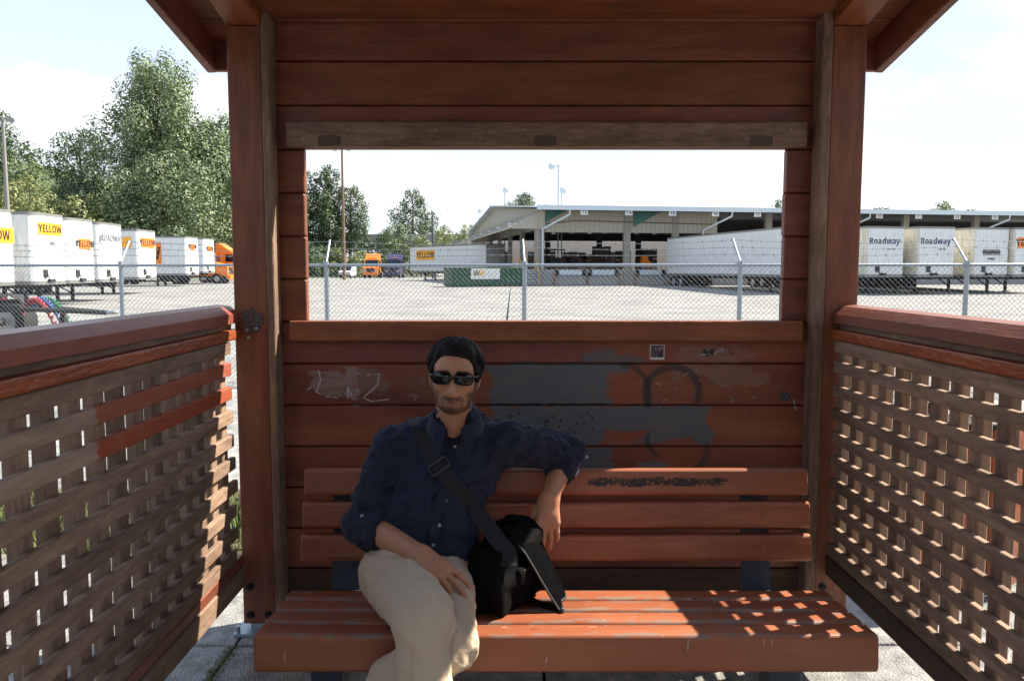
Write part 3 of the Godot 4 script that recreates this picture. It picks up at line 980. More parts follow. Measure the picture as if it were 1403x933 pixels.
# ---------------------------------------------------------------- warehouse
func build_warehouse():
	var gy := 0.25
	var wh := thing("warehouse", "long low loading-dock warehouse with pale eave and open bays across the yard", "warehouse", Vector3(2.3, gy, -66.0), deg_to_rad(9.5))
	var beige := speckle(s(150, 146, 132), s(168, 164, 150), s(180, 176, 163), 401, 0.4, 0.7, 0.0)
	var fascia := plain(s(196, 208, 214), 0.5)
	var col := plain(s(142, 138, 128), 0.7)
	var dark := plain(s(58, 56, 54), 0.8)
	var teal := plain(s(58, 104, 98), 0.6)
	var conc := speckle(s(128, 128, 126), s(148, 148, 146), s(164, 164, 162), 411, 0.5, 0.9, 0.0)
	var LEN := 84.0
	var EAVE := 6.2
	var RIDGE := 8.3
	# roof: two slopes
	var rp := PackedVector2Array([Vector2(1.6, EAVE), Vector2(1.6, EAVE + 0.12), Vector2(-25, RIDGE + 0.15), Vector2(-50, EAVE + 0.12), Vector2(-50, EAVE), Vector2(-25, RIDGE)])
	var turn := Basis(Vector3(0, 0, 1), Vector3(0, 1, 0), Vector3(-1, 0, 0))   # polygon x -> z, push along -x
	var roof := part("roof", prism(rp, 0.6, -LEN, turn), fascia, wh)
	part("gutter", box(Vector3(LEN, 0.38, 0.14)), fascia, roof, Vector3(LEN / 2 - 0.6, EAVE + 0.02, 1.66))
	# gable end
	var gp := PackedVector2Array([Vector2(0, 4.6), Vector2(0, EAVE), Vector2(-25, RIDGE - 0.02), Vector2(-50, EAVE), Vector2(-50, 4.6)])
	part("gable_wall", prism(gp, 0.0, -0.2, turn), beige, wh)
	var rib := start()
	for k in 40: add_box(rib, Vector3(-0.03, 5.4, -0.8 - k * 1.22), Vector3(0.05, 1.6, 0.06))
	part("gable_ribs", done(rib), beige, wh)
	# lean-to awning along the end
	var ap := PackedVector2Array([Vector2(0.0, 6.0), Vector2(0.0, 5.85), Vector2(-2.6, 4.55), Vector2(-2.6, 4.7)])
	part("awning", prism(ap, 0.0, -48.0), beige, wh, Vector3(-0.06, 0, 0))
	part("awning_end", prism(PackedVector2Array([Vector2(0, 4.6), Vector2(0, 5.85), Vector2(-2.5, 4.6)]), -0.01, -0.12), beige, wh, Vector3(-0.06, 0, 0))
	for k in 6: part("awning_batten", bar(47.0, 0.08, 0.08, 0.01, 1, 0), col, wh, Vector3(-0.45 - k * 0.42, 5.83 - k * 0.21, -24), ALONG_Z)
	for k in 7: part("awning_vent", box(Vector3(0.34, 0.3, 0.5)), fascia, wh, Vector3(-1.9, 5.08, -3.5 - k * 6.4))
	for k in 8: part("end_column", box(Vector3(0.4, 4.6, 0.4)), col, wh, Vector3(-0.2, 2.3, -0.3 - k * 6.8))
	# dock platform and front
	part("dock_platform", box(Vector3(LEN, 1.3, 34.0)), conc, wh, Vector3(LEN / 2 - 0.2, 0.65, -17.2))
	part("front_wall", box(Vector3(15.6, 1.75, 0.15)), beige, wh, Vector3(7.6, 5.22, -0.3))
	var wr := start()
	for k in 38: add_box(wr, Vector3(0.1 + k * 0.41, 5.22, -0.2), Vector3(0.06, 1.74, 0.05))
	part("front_ribs", done(wr), beige, wh)
	part("wall_conduit", tube([Vector3(0.4, 5.0, -0.12), Vector3(3.0, 5.3, -0.12), Vector3(15.2, 5.1, -0.12)], 0.03, 6), dark, wh)
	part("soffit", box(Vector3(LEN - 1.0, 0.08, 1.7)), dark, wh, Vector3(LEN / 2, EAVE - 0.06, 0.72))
	var cols := [0.0, 7.35, 11.6, 20.0, 26.0, 33.0, 40.0, 47.0, 54.0, 61.0, 68.0]
	for x in cols: part("column", box(Vector3(0.55, 6.1, 0.4)), col, wh, Vector3(x + 0.1, 3.05, -0.35))
	part("corner_panel", box(Vector3(0.5, 1.5, 0.12)), beige, wh, Vector3(0.15, 5.3, 0.0))
	part("teal_panel", prism(PackedVector2Array([Vector2(0, 0), Vector2(2.2, 0), Vector2(0, -1.2)]), 0.0, 0.05), teal, wh, Vector3(8.0, 6.05, -0.12))
	part("teal_panel", prism(PackedVector2Array([Vector2(0, 0), Vector2(1.7, 0), Vector2(0, -0.9)]), 0.0, 0.05), teal, wh, Vector3(0.45, 6.05, -0.08))
	for q in [[0.2, 3.0, 1.7], [14.0, 5.0, 2.6], [26.5, 5.0, 2.6], [40.0, 5.0, 2.6]]:
		part("downpipe", tube([Vector3(q[0] + 1.9, EAVE - 0.05, 1.6), Vector3(q[0] + 1.9, EAVE - 0.5, 1.55), Vector3(q[0], EAVE - 1.6, 0.1), Vector3(q[0], 1.4, 0.06)], 0.09, 8), fascia, wh)
	# number plates hanging from the eave
	for k in 16:
		var x := 3.3 + k * 3.72
		var pl := part("bay_number", box(Vector3(0.62, 0.42, 0.03)), mats.white_paint, wh, Vector3(x, EAVE - 0.32, 1.5))
		part("digits", letters(str(13 + k), 0.26, 0.01), mats.grey_ink, pl, Vector3(0, 0, 0.022))
	# dock levellers and bumpers
	for q in [2.6, 5.4, 9.5]:
		part("dock_plate", box(Vector3(1.9, 0.4, 0.12)), fascia, wh, Vector3(q, 1.05, -0.12))
		for e in [-1.15, 1.15]: part("bumper", box(Vector3(0.22, 0.5, 0.16)), mats.rubber, wh, Vector3(q + e, 1.02, -0.12))
		for e in [-1.4, 1.4]: part("bollard", cyl(Vector3(q + e, 0, 0.05), Vector3(q + e, 1.0, 0.05), 0.07, 8), plain(s(150, 112, 70), 0.7), wh)
	for q in [[1.8, 4.55], [3.4, 4.65], [5.0, 4.6], [6.3, 4.65], [9.2, 4.6], [10.8, 4.6]]:
		var st := start()
		add_tube(st, [Vector3(0, 0, 0), Vector3(0, -0.1, 0), Vector3(0, -0.24, 0)], [0.06, 0.1, 0.24], 10)
		part("lamp_reflector", done(st), mats.white_paint, wh, Vector3(q[0], q[1], -3.0))
	# rear wall beyond the platform, with columns and openings
	part("rear_wall", box(Vector3(LEN, 4.4, 0.2)), plain(s(214, 196, 178), 0.8), wh, Vector3(LEN / 2, 3.4, -54.0))
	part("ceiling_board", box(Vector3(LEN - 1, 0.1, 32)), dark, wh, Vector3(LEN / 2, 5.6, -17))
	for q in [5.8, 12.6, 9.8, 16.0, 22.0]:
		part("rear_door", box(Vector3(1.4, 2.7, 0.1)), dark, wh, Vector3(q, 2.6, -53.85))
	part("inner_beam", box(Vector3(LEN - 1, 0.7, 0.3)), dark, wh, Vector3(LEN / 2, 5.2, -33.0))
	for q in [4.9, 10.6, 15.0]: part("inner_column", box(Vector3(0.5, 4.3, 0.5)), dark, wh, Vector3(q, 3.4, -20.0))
	# stairs with yellow rails at the near corner
	var stair := part("stair", box(Vector3(1.3, 0.08, 0.3)), mats.steel, wh, Vector3(-1.1, 1.25, 0.2))
	for k in 5: part("tread", box(Vector3(1.3, 0.05, 0.28)), mats.steel, stair, Vector3(0, -0.2 - 0.22 * k, 0.3 + 0.28 * k))
	for e in [-0.65, 0.65]:
		part("stringer", tube([Vector3(e, 0.0, 0.0), Vector3(e, -1.2, 1.6)], 0.05, 6), mats.steel, stair)
		part("handrail", tube([Vector3(e, -1.2, 1.6), Vector3(e, -0.2, 1.6), Vector3(e, 1.0, 0.0), Vector3(e, 0.0, 0.0)], 0.03, 6), mats.yellow_sign, stair)
	# roof-top lamp poles
	var b := wh.transform
	lamp_pole("lamp_pole", "thin grey double lamp pole rising behind the near end of the warehouse roof", Vector3(4.9, 0.25, -86.0), 12.3, 0.07, 1, mats.steel)
	lamp_pole("lamp_pole", "short grey lamp post beside the taller pole above the warehouse roof", Vector3(5.15, 0.25, -84.0), 9.6, 0.05, 2, mats.steel)
	lamp_pole("lamp_pole", "small floodlight mast above the warehouse gable", Vector3(-0.85, 0.25, -92.0), 10.4, 0.06, 3, mats.steel)
	# things inside
	var tug := thing("pallet_tug", "small orange pallet tug standing in the second dock bay", "tug", b * Vector3(9.9, 1.3, -2.6), deg_to_rad(9.5))
	part("body", prism(PackedVector2Array([Vector2(-0.4, 0.15), Vector2(0.4, 0.15), Vector2(0.4, 0.6), Vector2(0.15, 0.8), Vector2(0.05, 1.15), Vector2(-0.3, 1.15), Vector2(-0.4, 0.9)]), -0.35, 0.35), mats.orange_paint, tug)
	part("handle", tube([Vector3(0.2, 0.75, 0), Vector3(0.35, 1.25, 0), Vector3(0.15, 1.4, 0)], 0.035, 6), mats.chassis, tug)
	for q in [[-0.3, -0.3], [-0.3, 0.3], [0.3, 0.0]]: wheel(tug, Vector3(q[0], 0.15, q[1]), 0.15, 0.1)
	for q in [[3.0, 1.4, 0.9, "low stack of cartons at the left of the first dock bay", "pallet_load"], [6.6, 1.5, 1.9, "tall carton stack beside the second column in the first bay", "pallet_load"], [11.0, 1.3, 1.7, "carton stack right of the orange tug", "pallet_load"], [2.2, 1.5, 1.3, "tall dark wire cage cart left of the dark pallet load in the first bay", "cage_cart"], [4.1, 1.9, 1.35, "dark wrapped pallet load in the middle of the first dock bay", "pallet_load"], [5.4, 1.3, 1.2, "low brown pallet load beside the inner column in the first bay", "pallet_load"], [8.6, 1.2, 1.5, "dark wrapped pallet load left of the orange forklift", "pallet_load"]]:
		var pl := thing(q[4], q[3], "cart" if q[4] == "cage_cart" else "pallet", b * Vector3(q[0], 1.3, -5.0), deg_to_rad(9.5))
		if q[4] == "cage_cart":
			var cs := start()
			for e in [[-0.9, -0.5], [0.9, -0.5], [-0.9, 0.5], [0.9, 0.5], [0, -0.5], [0, 0.5]]: add_box(cs, Vector3(e[0], 0.95, e[1]), Vector3(0.08, 1.7, 0.08))
			for y in [0.3, 1.0, 1.75]: add_box(cs, Vector3(0, y, 0), Vector3(1.9, 0.07, 1.05))
			part("frame", done(cs), mats.chassis, pl)
			for e in [-0.8, 0.8]: wheel(pl, Vector3(e, 0.12, 0.45), 0.12, 0.06)
		else:
			var ps := start()
			for e in 3: add_box(ps, Vector3(0, 0.05, -0.45 + e * 0.45), Vector3(1.3, 0.1, 0.1))
			add_box(ps, Vector3(0, 0.12, 0), Vector3(1.3, 0.03, 1.1))
			part("pallet", done(ps), mats.grey_wood2, pl)
			for e in 3:
				for f in 2: part("carton", bar(q[1] / 3.0 - 0.02, q[2] / 2.0 * (0.9 + 0.1 * ((e + f) % 2)), 0.95, 0.03, 1, 1), mats.chassis if (e + f) % 2 else mats.dark_wood, pl, Vector3((e - 1) * q[1] / 3.0, 0.14 + q[2] / 4.0 + f * q[2] / 2.0, 0))

func lamp_pole(called: String, label: String, at: Vector3, h: float, r: float, kind: int, m: Material):
	var p := thing(called, label, "lamp pole", at, 0.0, "")
	var st := start()
	add_tube(st, [Vector3.ZERO, Vector3(0, h * 0.5, 0), Vector3(0, h, 0)], [r * 1.4, r * 1.1, r * 0.8], 10)
	part("pole", done(st), m, p)
	if kind == 0 or kind == 1:
		part("crossarm", tube([Vector3(-0.85 if kind == 0 else -0.7, h - 0.15, 0), Vector3(0.85 if kind == 0 else 0.1, h - 0.1, 0)], 0.05, 6), m, p)
	for e in ([-0.85, 0.85] if kind == 0 else ([-0.75] if kind == 1 else [0.1])):
		var hd := start()
		add_tube(hd, [Vector3(e, h + 0.05, -0.1), Vector3(e, h - 0.1, 0.12), Vector3(e, h - 0.24, 0.3)], [0.12, 0.3, 0.34], 10)
		part("lamp_head", done(hd), mats.steel, p)

# ---------------------------------------------------------------- wheels, trailers, trucks
var wheel_cache := {}
func wheel(parent: Node, at: Vector3, r: float, w: float):
	var key := "%.3f %.3f" % [r, w]
	if not wheel_cache.has(key):
		var st := start()
		add_tube(st, [Vector3(0, 0, -w / 2), Vector3(0, 0, -w / 2 + 0.03), Vector3(0, 0, w / 2 - 0.03), Vector3(0, 0, w / 2)], [r * 0.9, r, r, r * 0.9], 18)
		var rm := start()
		for e in [-1, 1]:
			add_tube(rm, [Vector3(0, 0, e * (w / 2 - 0.01)), Vector3(0, 0, e * (w / 2 + 0.012))], [r * 0.58, r * 0.5], 12)
			add_tube(rm, [Vector3(0, 0, e * (w / 2)), Vector3(0, 0, e * (w / 2 + 0.05))], [r * 0.22, r * 0.16], 8)
		wheel_cache[key] = [done(st), done(rm)]
	var o := part("wheel", wheel_cache[key][0], mats.rubber, parent, at)
	part("rim", wheel_cache[key][1], mats.rim, o)

# nose at x = 0 facing +x, body runs to -x
func trailer(called: String, label: String, at: Vector3, turn: float, L: float, body: Material, ribs := false, round_nose := 0.3, group := "") -> Node3D:
	var t := thing(called, label, "trailer", at, turn, group)
	var y0 := 1.08
	var y1 := 4.06
	var W := 1.3
	var plan := PackedVector2Array([Vector2(-L, -W), Vector2(-L, W)])
	for k in 7:
		var a := PI / 2 - k * PI / 12
		plan.append(Vector2(-round_nose + cos(a) * round_nose, W - round_nose + sin(a) * round_nose))
	for k in 7:
		var a := -k * PI / 12
		plan.append(Vector2(-round_nose + cos(a) * round_nose, -W + round_nose + sin(a) * round_nose))
	var lay := Basis(Vector3(1, 0, 0), Vector3(0, 0, -1), Vector3(0, 1, 0))  # polygon xy -> x,-z, push up
	var st := start()
	add_prism(st, plan, y0, y1, lay)
	var n := int((L - 0.5) / (0.62 if ribs else 1.22))
	for k in n:
		for e in [-1, 1]:
			add_box(st, Vector3(-round_nose - 0.25 - k * (0.62 if ribs else 1.22), (y0 + y1) / 2, e * (W + 0.006)), Vector3(0.07 if ribs else 0.035, y1 - y0 - 0.2, 0.03 if ribs else 0.014))
	part("body", done(st), body, t)
	var big := PackedVector2Array()
	for p in plan: big.append(p * Vector2(1.0, 1.012) + Vector2(0.012 if p.x > -1 else -0.012, 0))
	var rs := start()
	add_prism(rs, big, y1 - 0.09, y1 + 0.03, lay)
	part("roof_rail", done(rs), mats.trailer_rim, t)
	var bs := start()
	add_prism(bs, big, y0 - 0.06, y0 + 0.1, lay)
	part("base_rail", done(bs), mats.trailer_rim, t)
	var ch := start()
	for e in [-0.5, 0.5]: add_box(ch, Vector3(-L / 2, 0.94, e), Vector3(L * 0.9, 0.16, 0.1))
	part("chassis", done(ch), mats.chassis, t)
	for e in [-0.72, 0.72]:
		var lg := start()
		add_box(lg, Vector3(-2.6, 0.55, e), Vector3(0.14, 0.96, 0.14))
		add_box(lg, Vector3(-2.6, 0.05, e), Vector3(0.3, 0.08, 0.3))
		add_tube(lg, [Vector3(-2.6, 0.4, e), Vector3(-3.6, 0.95, e)], [0.04], 6)
		part("landing_leg", done(lg), mats.chassis, t)
	var axles := [-L + 1.3] if L < 10 else [-L + 1.3, -L + 2.6]
	for x in axles:
		part("axle", cyl(Vector3(x, 0.5, -1.0), Vector3(x, 0.5, 1.0), 0.07, 8), mats.chassis, t)
		for e in [-1.02, 1.02]: wheel(t, Vector3(x, 0.5, e), 0.5, 0.5)
	if L > 10: part("mud_flap", box(Vector3(0.03, 0.6, 2.3)), mats.rubber, t, Vector3(-L + 0.35, 0.55, 0))
	return t

func nose_sign(t: Node3D, txt: String, plate: Material, ink: Material, y: float, w: float, h: float, z := 0.0):
	var face := Basis(Vector3.UP, PI / 2)
	var holder: Node = t
	var at := Vector3(0.018, y, z)
	if plate:
		var pl := part("sign_panel", bar(w, h, 0.02, 0.008, 1, 0), plate, t, at, face)
		part("lettering", letters(txt, h * 0.62, 0.012), ink, pl, Vector3(0, 0, 0.014))
	else:
		part("lettering", letters(txt, h, 0.012), ink, t, at, face)

func side_sign(t: Node3D, txt: String, plate: Material, ink: Material, x: float, y: float, w: float, h: float, e := 1.0):
	var pl := part("sign_panel", bar(w, h, 0.02, 0.008, 1, 0), plate, t, Vector3(x, y, e * 1.335), Basis(Vector3.UP, 0.0 if e > 0 else PI))
	if txt: part("lettering", letters(txt, h * 0.62, 0.012), ink, pl, Vector3(0, 0, 0.014))

func nose_fittings(t: Node3D):
	var st := start()
	add_box(st, Vector3(0.03, 1.5, 0.55), Vector3(0.06, 0.34, 0.28))
	add_box(st, Vector3(0.04, 1.2, 0.15), Vector3(0.06, 0.14, 0.5))
	add_tube(st, [Vector3(0.05, 1.5, 0.5), Vector3(0.12, 1.25, 0.42), Vector3(0.04, 1.1, 0.3)], [0.02], 6)
	part("air_fittings", done(st), mats.chassis, t)

func build_trailers():
	var wp: Material = mats.white_paint
	var dw: Material = mats.dirty_white
	var grp := "white trailers parked nose-out on the left of the yard"
	var t := trailer("freight_trailer", "nearest white trailer at the left picture edge with an orange corner band", Vector3(-20.5, -0.15, -32.0), 0.0, 8.6, wp, false, 0.25, grp)
	nose_sign(t, "YELLOW", mats.yellow_sign, mats.ink, 3.05, 1.9, 0.62, 0.1)
	part("corner_band", box(Vector3(0.02, 0.62, 0.4)), mats.yellow_sign, t, Vector3(0.012, 3.05, -1.0))
	side_sign(t, "", mats.yellow_sign, mats.ink, -0.7, 3.05, 0.6, 0.62)
	nose_fittings(t)
	t = trailer("freight_trailer", "white trailer with a big yellow nose sign, second from the left picture edge", Vector3(-20.1, -0.15, -35.2), 0.0, 8.6, wp, false, 0.45, grp)
	nose_sign(t, "YELLOW", mats.yellow_sign, mats.ink, 3.42, 1.75, 0.52, 0.05)
	nose_sign(t, "5882", null, mats.grey_ink, 2.82, 0.3, 0.14, -0.1)
	side_sign(t, "", mats.yellow_sign, mats.ink, -4.6, 3.0, 0.8, 0.7)
	nose_fittings(t)
	t = trailer("freight_trailer", "white trailer with a small orange square sign low on its nose", Vector3(-20.6, -0.15, -38.7), 0.0, 8.6, wp, false, 0.45, grp)
	nose_sign(t, "YELLOW", mats.orange_sign, mats.ink, 2.9, 1.1, 0.5, -0.2)
	nose_fittings(t)
	t = trailer("freight_trailer", "white trailer with plain faded grey lettering and no orange sign on its nose", Vector3(-21.0, -0.15, -42.4), 0.0, 8.6, wp, false, 0.4, grp)
	nose_sign(t, "ROADWAY", null, mats.grey_ink, 3.3, 0.4, 0.34, 0.0)
	nose_fittings(t)
	t = trailer("freight_trailer", "white trailer with an orange band along its side and nose", Vector3(-22.9, -0.1, -50.7), 0.0, 8.6, wp, false, 0.25, grp)
	nose_sign(t, "YELLOW", mats.orange_sign, mats.ink, 3.3, 1.9, 0.62, 0.0)
	side_sign(t, "", mats.yellow_sign, mats.ink, -2.6, 3.3, 4.4, 0.62)
	nose_fittings(t)
	t = trailer("freight_trailer", "long white trailer with a tall orange emblem on its side", Vector3(-25.6, 0.05, -64.7), 0.0, 8.6, wp, true, 0.3, grp)
	nose_sign(t, "YELLOW", mats.orange_sign, mats.ink, 3.3, 1.0, 0.5, 0.1)
	side_sign(t, "", mats.orange_paint, mats.ink, -2.6, 2.75, 1.25, 1.7)
	part("emblem", letters("W", 0.95, 0.012), mats.ink, t, Vector3(-2.6, 2.75, 1.36))
	nose_fittings(t)
	t = trailer("freight_trailer", "farthest white trailer of the left row, next to the orange trucks", Vector3(-27.0, 0.2, -72.0), 0.0, 8.6, wp, false, 0.3, grp)
	nose_sign(t, "YELLOW", mats.orange_sign, mats.ink, 3.2, 1.0, 0.5, 0.0)
	nose_fittings(t)
	# centre: side-on trailer behind the green container
	var dirv := Vector3(-11.6 + 1.9, 0, -100.0 + 88.0)
	t = trailer("freight_trailer", "ribbed white trailer seen side-on behind the green waste container", Vector3(-11.6, 0.25, -100.0), Vector3(1, 0, 0).signed_angle_to(dirv, Vector3.UP), 15.6, wp, true, 0.2)
	var pl := part("sign_panel", bar(3.9, 1.15, 0.03, 0.008, 1, 0), mats.yellow_sign, t, Vector3(-3.6, 3.05, -1.335), Basis(Vector3.UP, PI))
	part("lettering", letters("YELLOW", 0.72, 0.012), mats.ink, pl, Vector3(0, 0, 0.024))
	# right: trailers backed on to the dock
	var a13 := deg_to_rad(13.0)
	var nose := -PI / 2 + a13   # nose +x turned towards the camera
	var g2 := "white trailers backed up to the loading dock"
	t = trailer("freight_trailer", "long plain white trailer side-on at the dock, seen through the rear window", Vector3(18.0, 0.05, -49.5), nose, 17.6, wp, false, 0.2, g2)
	t = trailer("freight_trailer", "white dock trailer with large blue lettering, next to the right post", Vector3(22.7, 0.05, -49.0), nose, 14.6, dw, true, 0.12, g2)
	part("nose_panel", bar(2.46, 2.74, 0.016, 0.006, 1, 0), wp, t, Vector3(0.004, 2.56, 0), Basis(Vector3.UP, PI / 2))
	nose_sign(t, "Roadway", null, mats.navy_ink, 3.2, 0.5, 0.36, 0.1)
	nose_sign(t, "2847 492", null, mats.grey_ink, 2.72, 0.1, 0.1, -0.4)
	nose_fittings(t)
	t = trailer("freight_trailer", "white dock trailer with large blue lettering, left of the leaning fence arm", Vector3(25.95, 0.05, -49.3), nose, 14.6, dw, true, 0.12, g2)
	part("nose_panel", bar(2.46, 2.74, 0.016, 0.006, 1, 0), wp, t, Vector3(0.004, 2.56, 0), Basis(Vector3.UP, PI / 2))
	nose_sign(t, "Roadway", null, mats.navy_ink, 3.2, 0.5, 0.36, 0.1)
	nose_sign(t, "2860 481", null, mats.grey_ink, 2.72, 0.1, 0.1, -0.4)
	nose_fittings(t)
	t = trailer("freight_trailer", "white dock trailer with small boxed lettering on its nose", Vector3(29.9, 0.05, -50.3), nose, 14.6, dw, true, 0.12, g2)
	part("nose_panel", bar(2.46, 2.74, 0.016, 0.006, 1, 0), wp, t, Vector3(0.004, 2.56, 0), Basis(Vector3.UP, PI / 2))
	nose_sign(t, "Roadway", mats.trailer_rim, mats.ink, 2.55, 1.25, 0.36, 0.0)
	nose_sign(t, "81862", null, mats.ink, 2.15, 0.1, 0.14, 0.0)
	nose_fittings(t)
	t = trailer("freight_trailer", "white dock trailer with an orange sign at the right picture edge", Vector3(32.6, 0.05, -50.6), nose, 14.6, dw, true, 0.12, g2)
	part("nose_panel", bar(2.46, 2.74, 0.016, 0.006, 1, 0), wp, t, Vector3(0.004, 2.56, 0), Basis(Vector3.UP, PI / 2))
	nose_sign(t, "YELLOW", mats.orange_sign, mats.ink, 3.15, 2.0, 0.66, 0.1)
	nose_fittings(t)

# road tractor, faces +x
func tractor(called: String, label: String, at: Vector3, turn: float, paint: Material, group := ""):
	var t := thing(called, label, "truck", at, turn, group)
	var prof := PackedVector2Array([Vector2(0.0, 0.75), Vector2(0.0, 1.55), Vector2(-0.2, 1.75), Vector2(-1.35, 2.0), Vector2(-1.75, 2.9), Vector2(-2.1, 3.15), Vector2(-3.1, 3.85), Vector2(-3.4, 3.85), Vector2(-3.5, 0.75)])
	part("cab", prism(prof, -1.12, 1.12), paint, t)
	var ws := start()
	add_prism(ws, PackedVector2Array([Vector2(-1.36, 2.07), Vector2(-1.34, 2.07), Vector2(-1.70, 2.84), Vector2(-1.73, 2.84)]), -1.0, 1.0)
	part("windscreen", done(ws), mats.glass, t, Vector3(0.025, 0, 0))
	for e in [-1, 1]:
		part("side_window", prism(PackedVector2Array([Vector2(-1.55, 2.05), Vector2(-1.85, 2.75), Vector2(-2.5, 2.75), Vector2(-2.5, 2.05)]), -0.01, 0.01), mats.glass, t, Vector3(0, 0, e * 1.125))
		part("headlight", box(Vector3(0.06, 0.22, 0.4)), mats.rim, t, Vector3(0.01, 1.1, e * 0.85))
		part("mirror", box(Vector3(0.08, 0.6, 0.2)), mats.chassis, t, Vector3(-1.4, 2.4, e * 1.32))
		wheel(t, Vector3(-0.95, 0.5, e * 1.0), 0.5, 0.3)
		wheel(t, Vector3(-4.6, 0.5, e * 0.95), 0.5, 0.5)
	part("grille", box(Vector3(0.05, 0.62, 1.2)), mats.chassis, t, Vector3(0.0, 1.25, 0))
	part("bumper", bar(2.3, 0.36, 0.3, 0.06, 3, 0), paint, t, Vector3(0.08, 0.62, 0), ALONG_Z)
	part("frame", box(Vector3(5.0, 0.2, 0.9)), mats.chassis, t, Vector3(-2.8, 0.72, 0))
	var roofl := part("roof_light", box(Vector3(0.1, 0.08, 1.4)), mats.yellow_sign, t, Vector3(-2.0, 3.16, 0))

func build_vehicles():
	var blue := plain(s(52, 50, 84), 0.4)
	tractor("road_tractor", "orange truck with its nose beside the farthest left trailer", Vector3(-26.2, 0.2, -75.0), 0.05, mats.orange_paint)
	tractor("road_tractor", "orange truck half hidden by the left shelter post", Vector3(-25.4, 0.25, -79.5), 0.05, mats.orange_paint)
	tractor("road_tractor", "orange truck facing the camera at the far end of the yard", Vector3(-22.2, 0.25, -126.0), -PI / 2, mats.orange_paint)
	tractor("road_tractor", "dark blue truck facing the camera beside the far orange truck", Vector3(-18.7, 0.25, -126.0), -PI / 2, blue)
	for k in 3:
		tractor("road_tractor", ["yellow truck far behind, farthest left through the rear window", "yellow truck far behind, second from the left through the rear window", "yellow truck far behind, just left of the wooden pole"][k], Vector3(-41.0 + k * 4.6, 0.25, -150.0 - k), 0.0, mats.yellow_sign)
	# white van
	var v := thing("delivery_van", "small white van parked at the foot of the wooden floodlight pole", "van", Vector3(-25.4, 0.25, -122.0), -PI / 2)
	part("body", prism(PackedVector2Array([Vector2(0, 0.4), Vector2(0, 1.0), Vector2(-0.9, 1.15), Vector2(-1.5, 1.9), Vector2(-4.6, 1.95), Vector2(-4.6, 0.4)]), -0.9, 0.9), mats.white_paint, v)
	part("windscreen", prism(PackedVector2Array([Vector2(-0.92, 1.2), Vector2(-0.88, 1.2), Vector2(-1.42, 1.84), Vector2(-1.48, 1.84)]), -0.8, 0.8), mats.glass, v, Vector3(0.02, 0, 0))
	for e in [-1, 1]:
		part("headlight", box(Vector3(0.05, 0.15, 0.3)), mats.rim, v, Vector3(0.01, 0.85, e * 0.65))
		for x in [-0.85, -3.7]: wheel(v, Vector3(x, 0.33, e * 0.8), 0.33, 0.2)
	part("bumper", bar(1.8, 0.2, 0.12, 0.03, 2, 0), mats.chassis, v, Vector3(0.03, 0.45, 0), ALONG_Z)
	# green roll-off container
	var green := speckle(s(18, 58, 42), s(26, 76, 54), s(38, 90, 66), 421, 0.5, 0.55, 0.0)
	var d := thing("waste_container", "dark green roll-off waste container with a white sign in the yard", "container", Vector3(-2.15, 0.1, -63.0), deg_to_rad(21.0))
	var sh := start()
	var L := 5.9
	add_box(sh, Vector3(0, 0.86, 1.1), Vector3(L, 1.35, 0.06))
	add_box(sh, Vector3(0, 0.86, -1.1), Vector3(L, 1.35, 0.06))
	add_box(sh, Vector3(-L / 2, 0.86, 0), Vector3(0.06, 1.35, 2.26))
	add_box(sh, Vector3(L / 2, 0.86, 0), Vector3(0.06, 1.35, 2.26))
	add_box(sh, Vector3(0, 0.22, 0), Vector3(L, 0.08, 2.26))
	part("shell", done(sh), green, d)
	for k in 13:
		for e in [-1, 1]: part("rib", box(Vector3(0.09, 1.3, 0.09)), green, d, Vector3(-L / 2 + 0.2 + k * (L - 0.4) / 12, 0.86, e * 1.17))
	for e in [-1, 1]: part("top_tube", bar(L + 0.1, 0.12, 0.12, 0.02, 1, 0), green, d, Vector3(0, 1.53, e * 1.13))
	for x in [-2.4, 2.4]:
		for e in [-0.8, 0.8]: wheel(d, Vector3(x, 0.1, e), 0.1, 0.16)
	part("underframe", box(Vector3(L, 0.12, 1.4)), mats.chassis, d, Vector3(0, 0.14, 0))
	var sg := part("sign_panel", bar(2.35, 0.78, 0.03, 0.01, 1, 0), mats.white_paint, d, Vector3(-0.35, 1.1, 1.235))
	part("lettering", letters("W", 0.42, 0.012), plain(s(24, 84, 52), 0.6), sg, Vector3(-0.72, 0.06, 0.022))
	part("lettering", letters("M", 0.42, 0.012), mats.yellow_sign, sg, Vector3(-0.36, 0.06, 0.022))

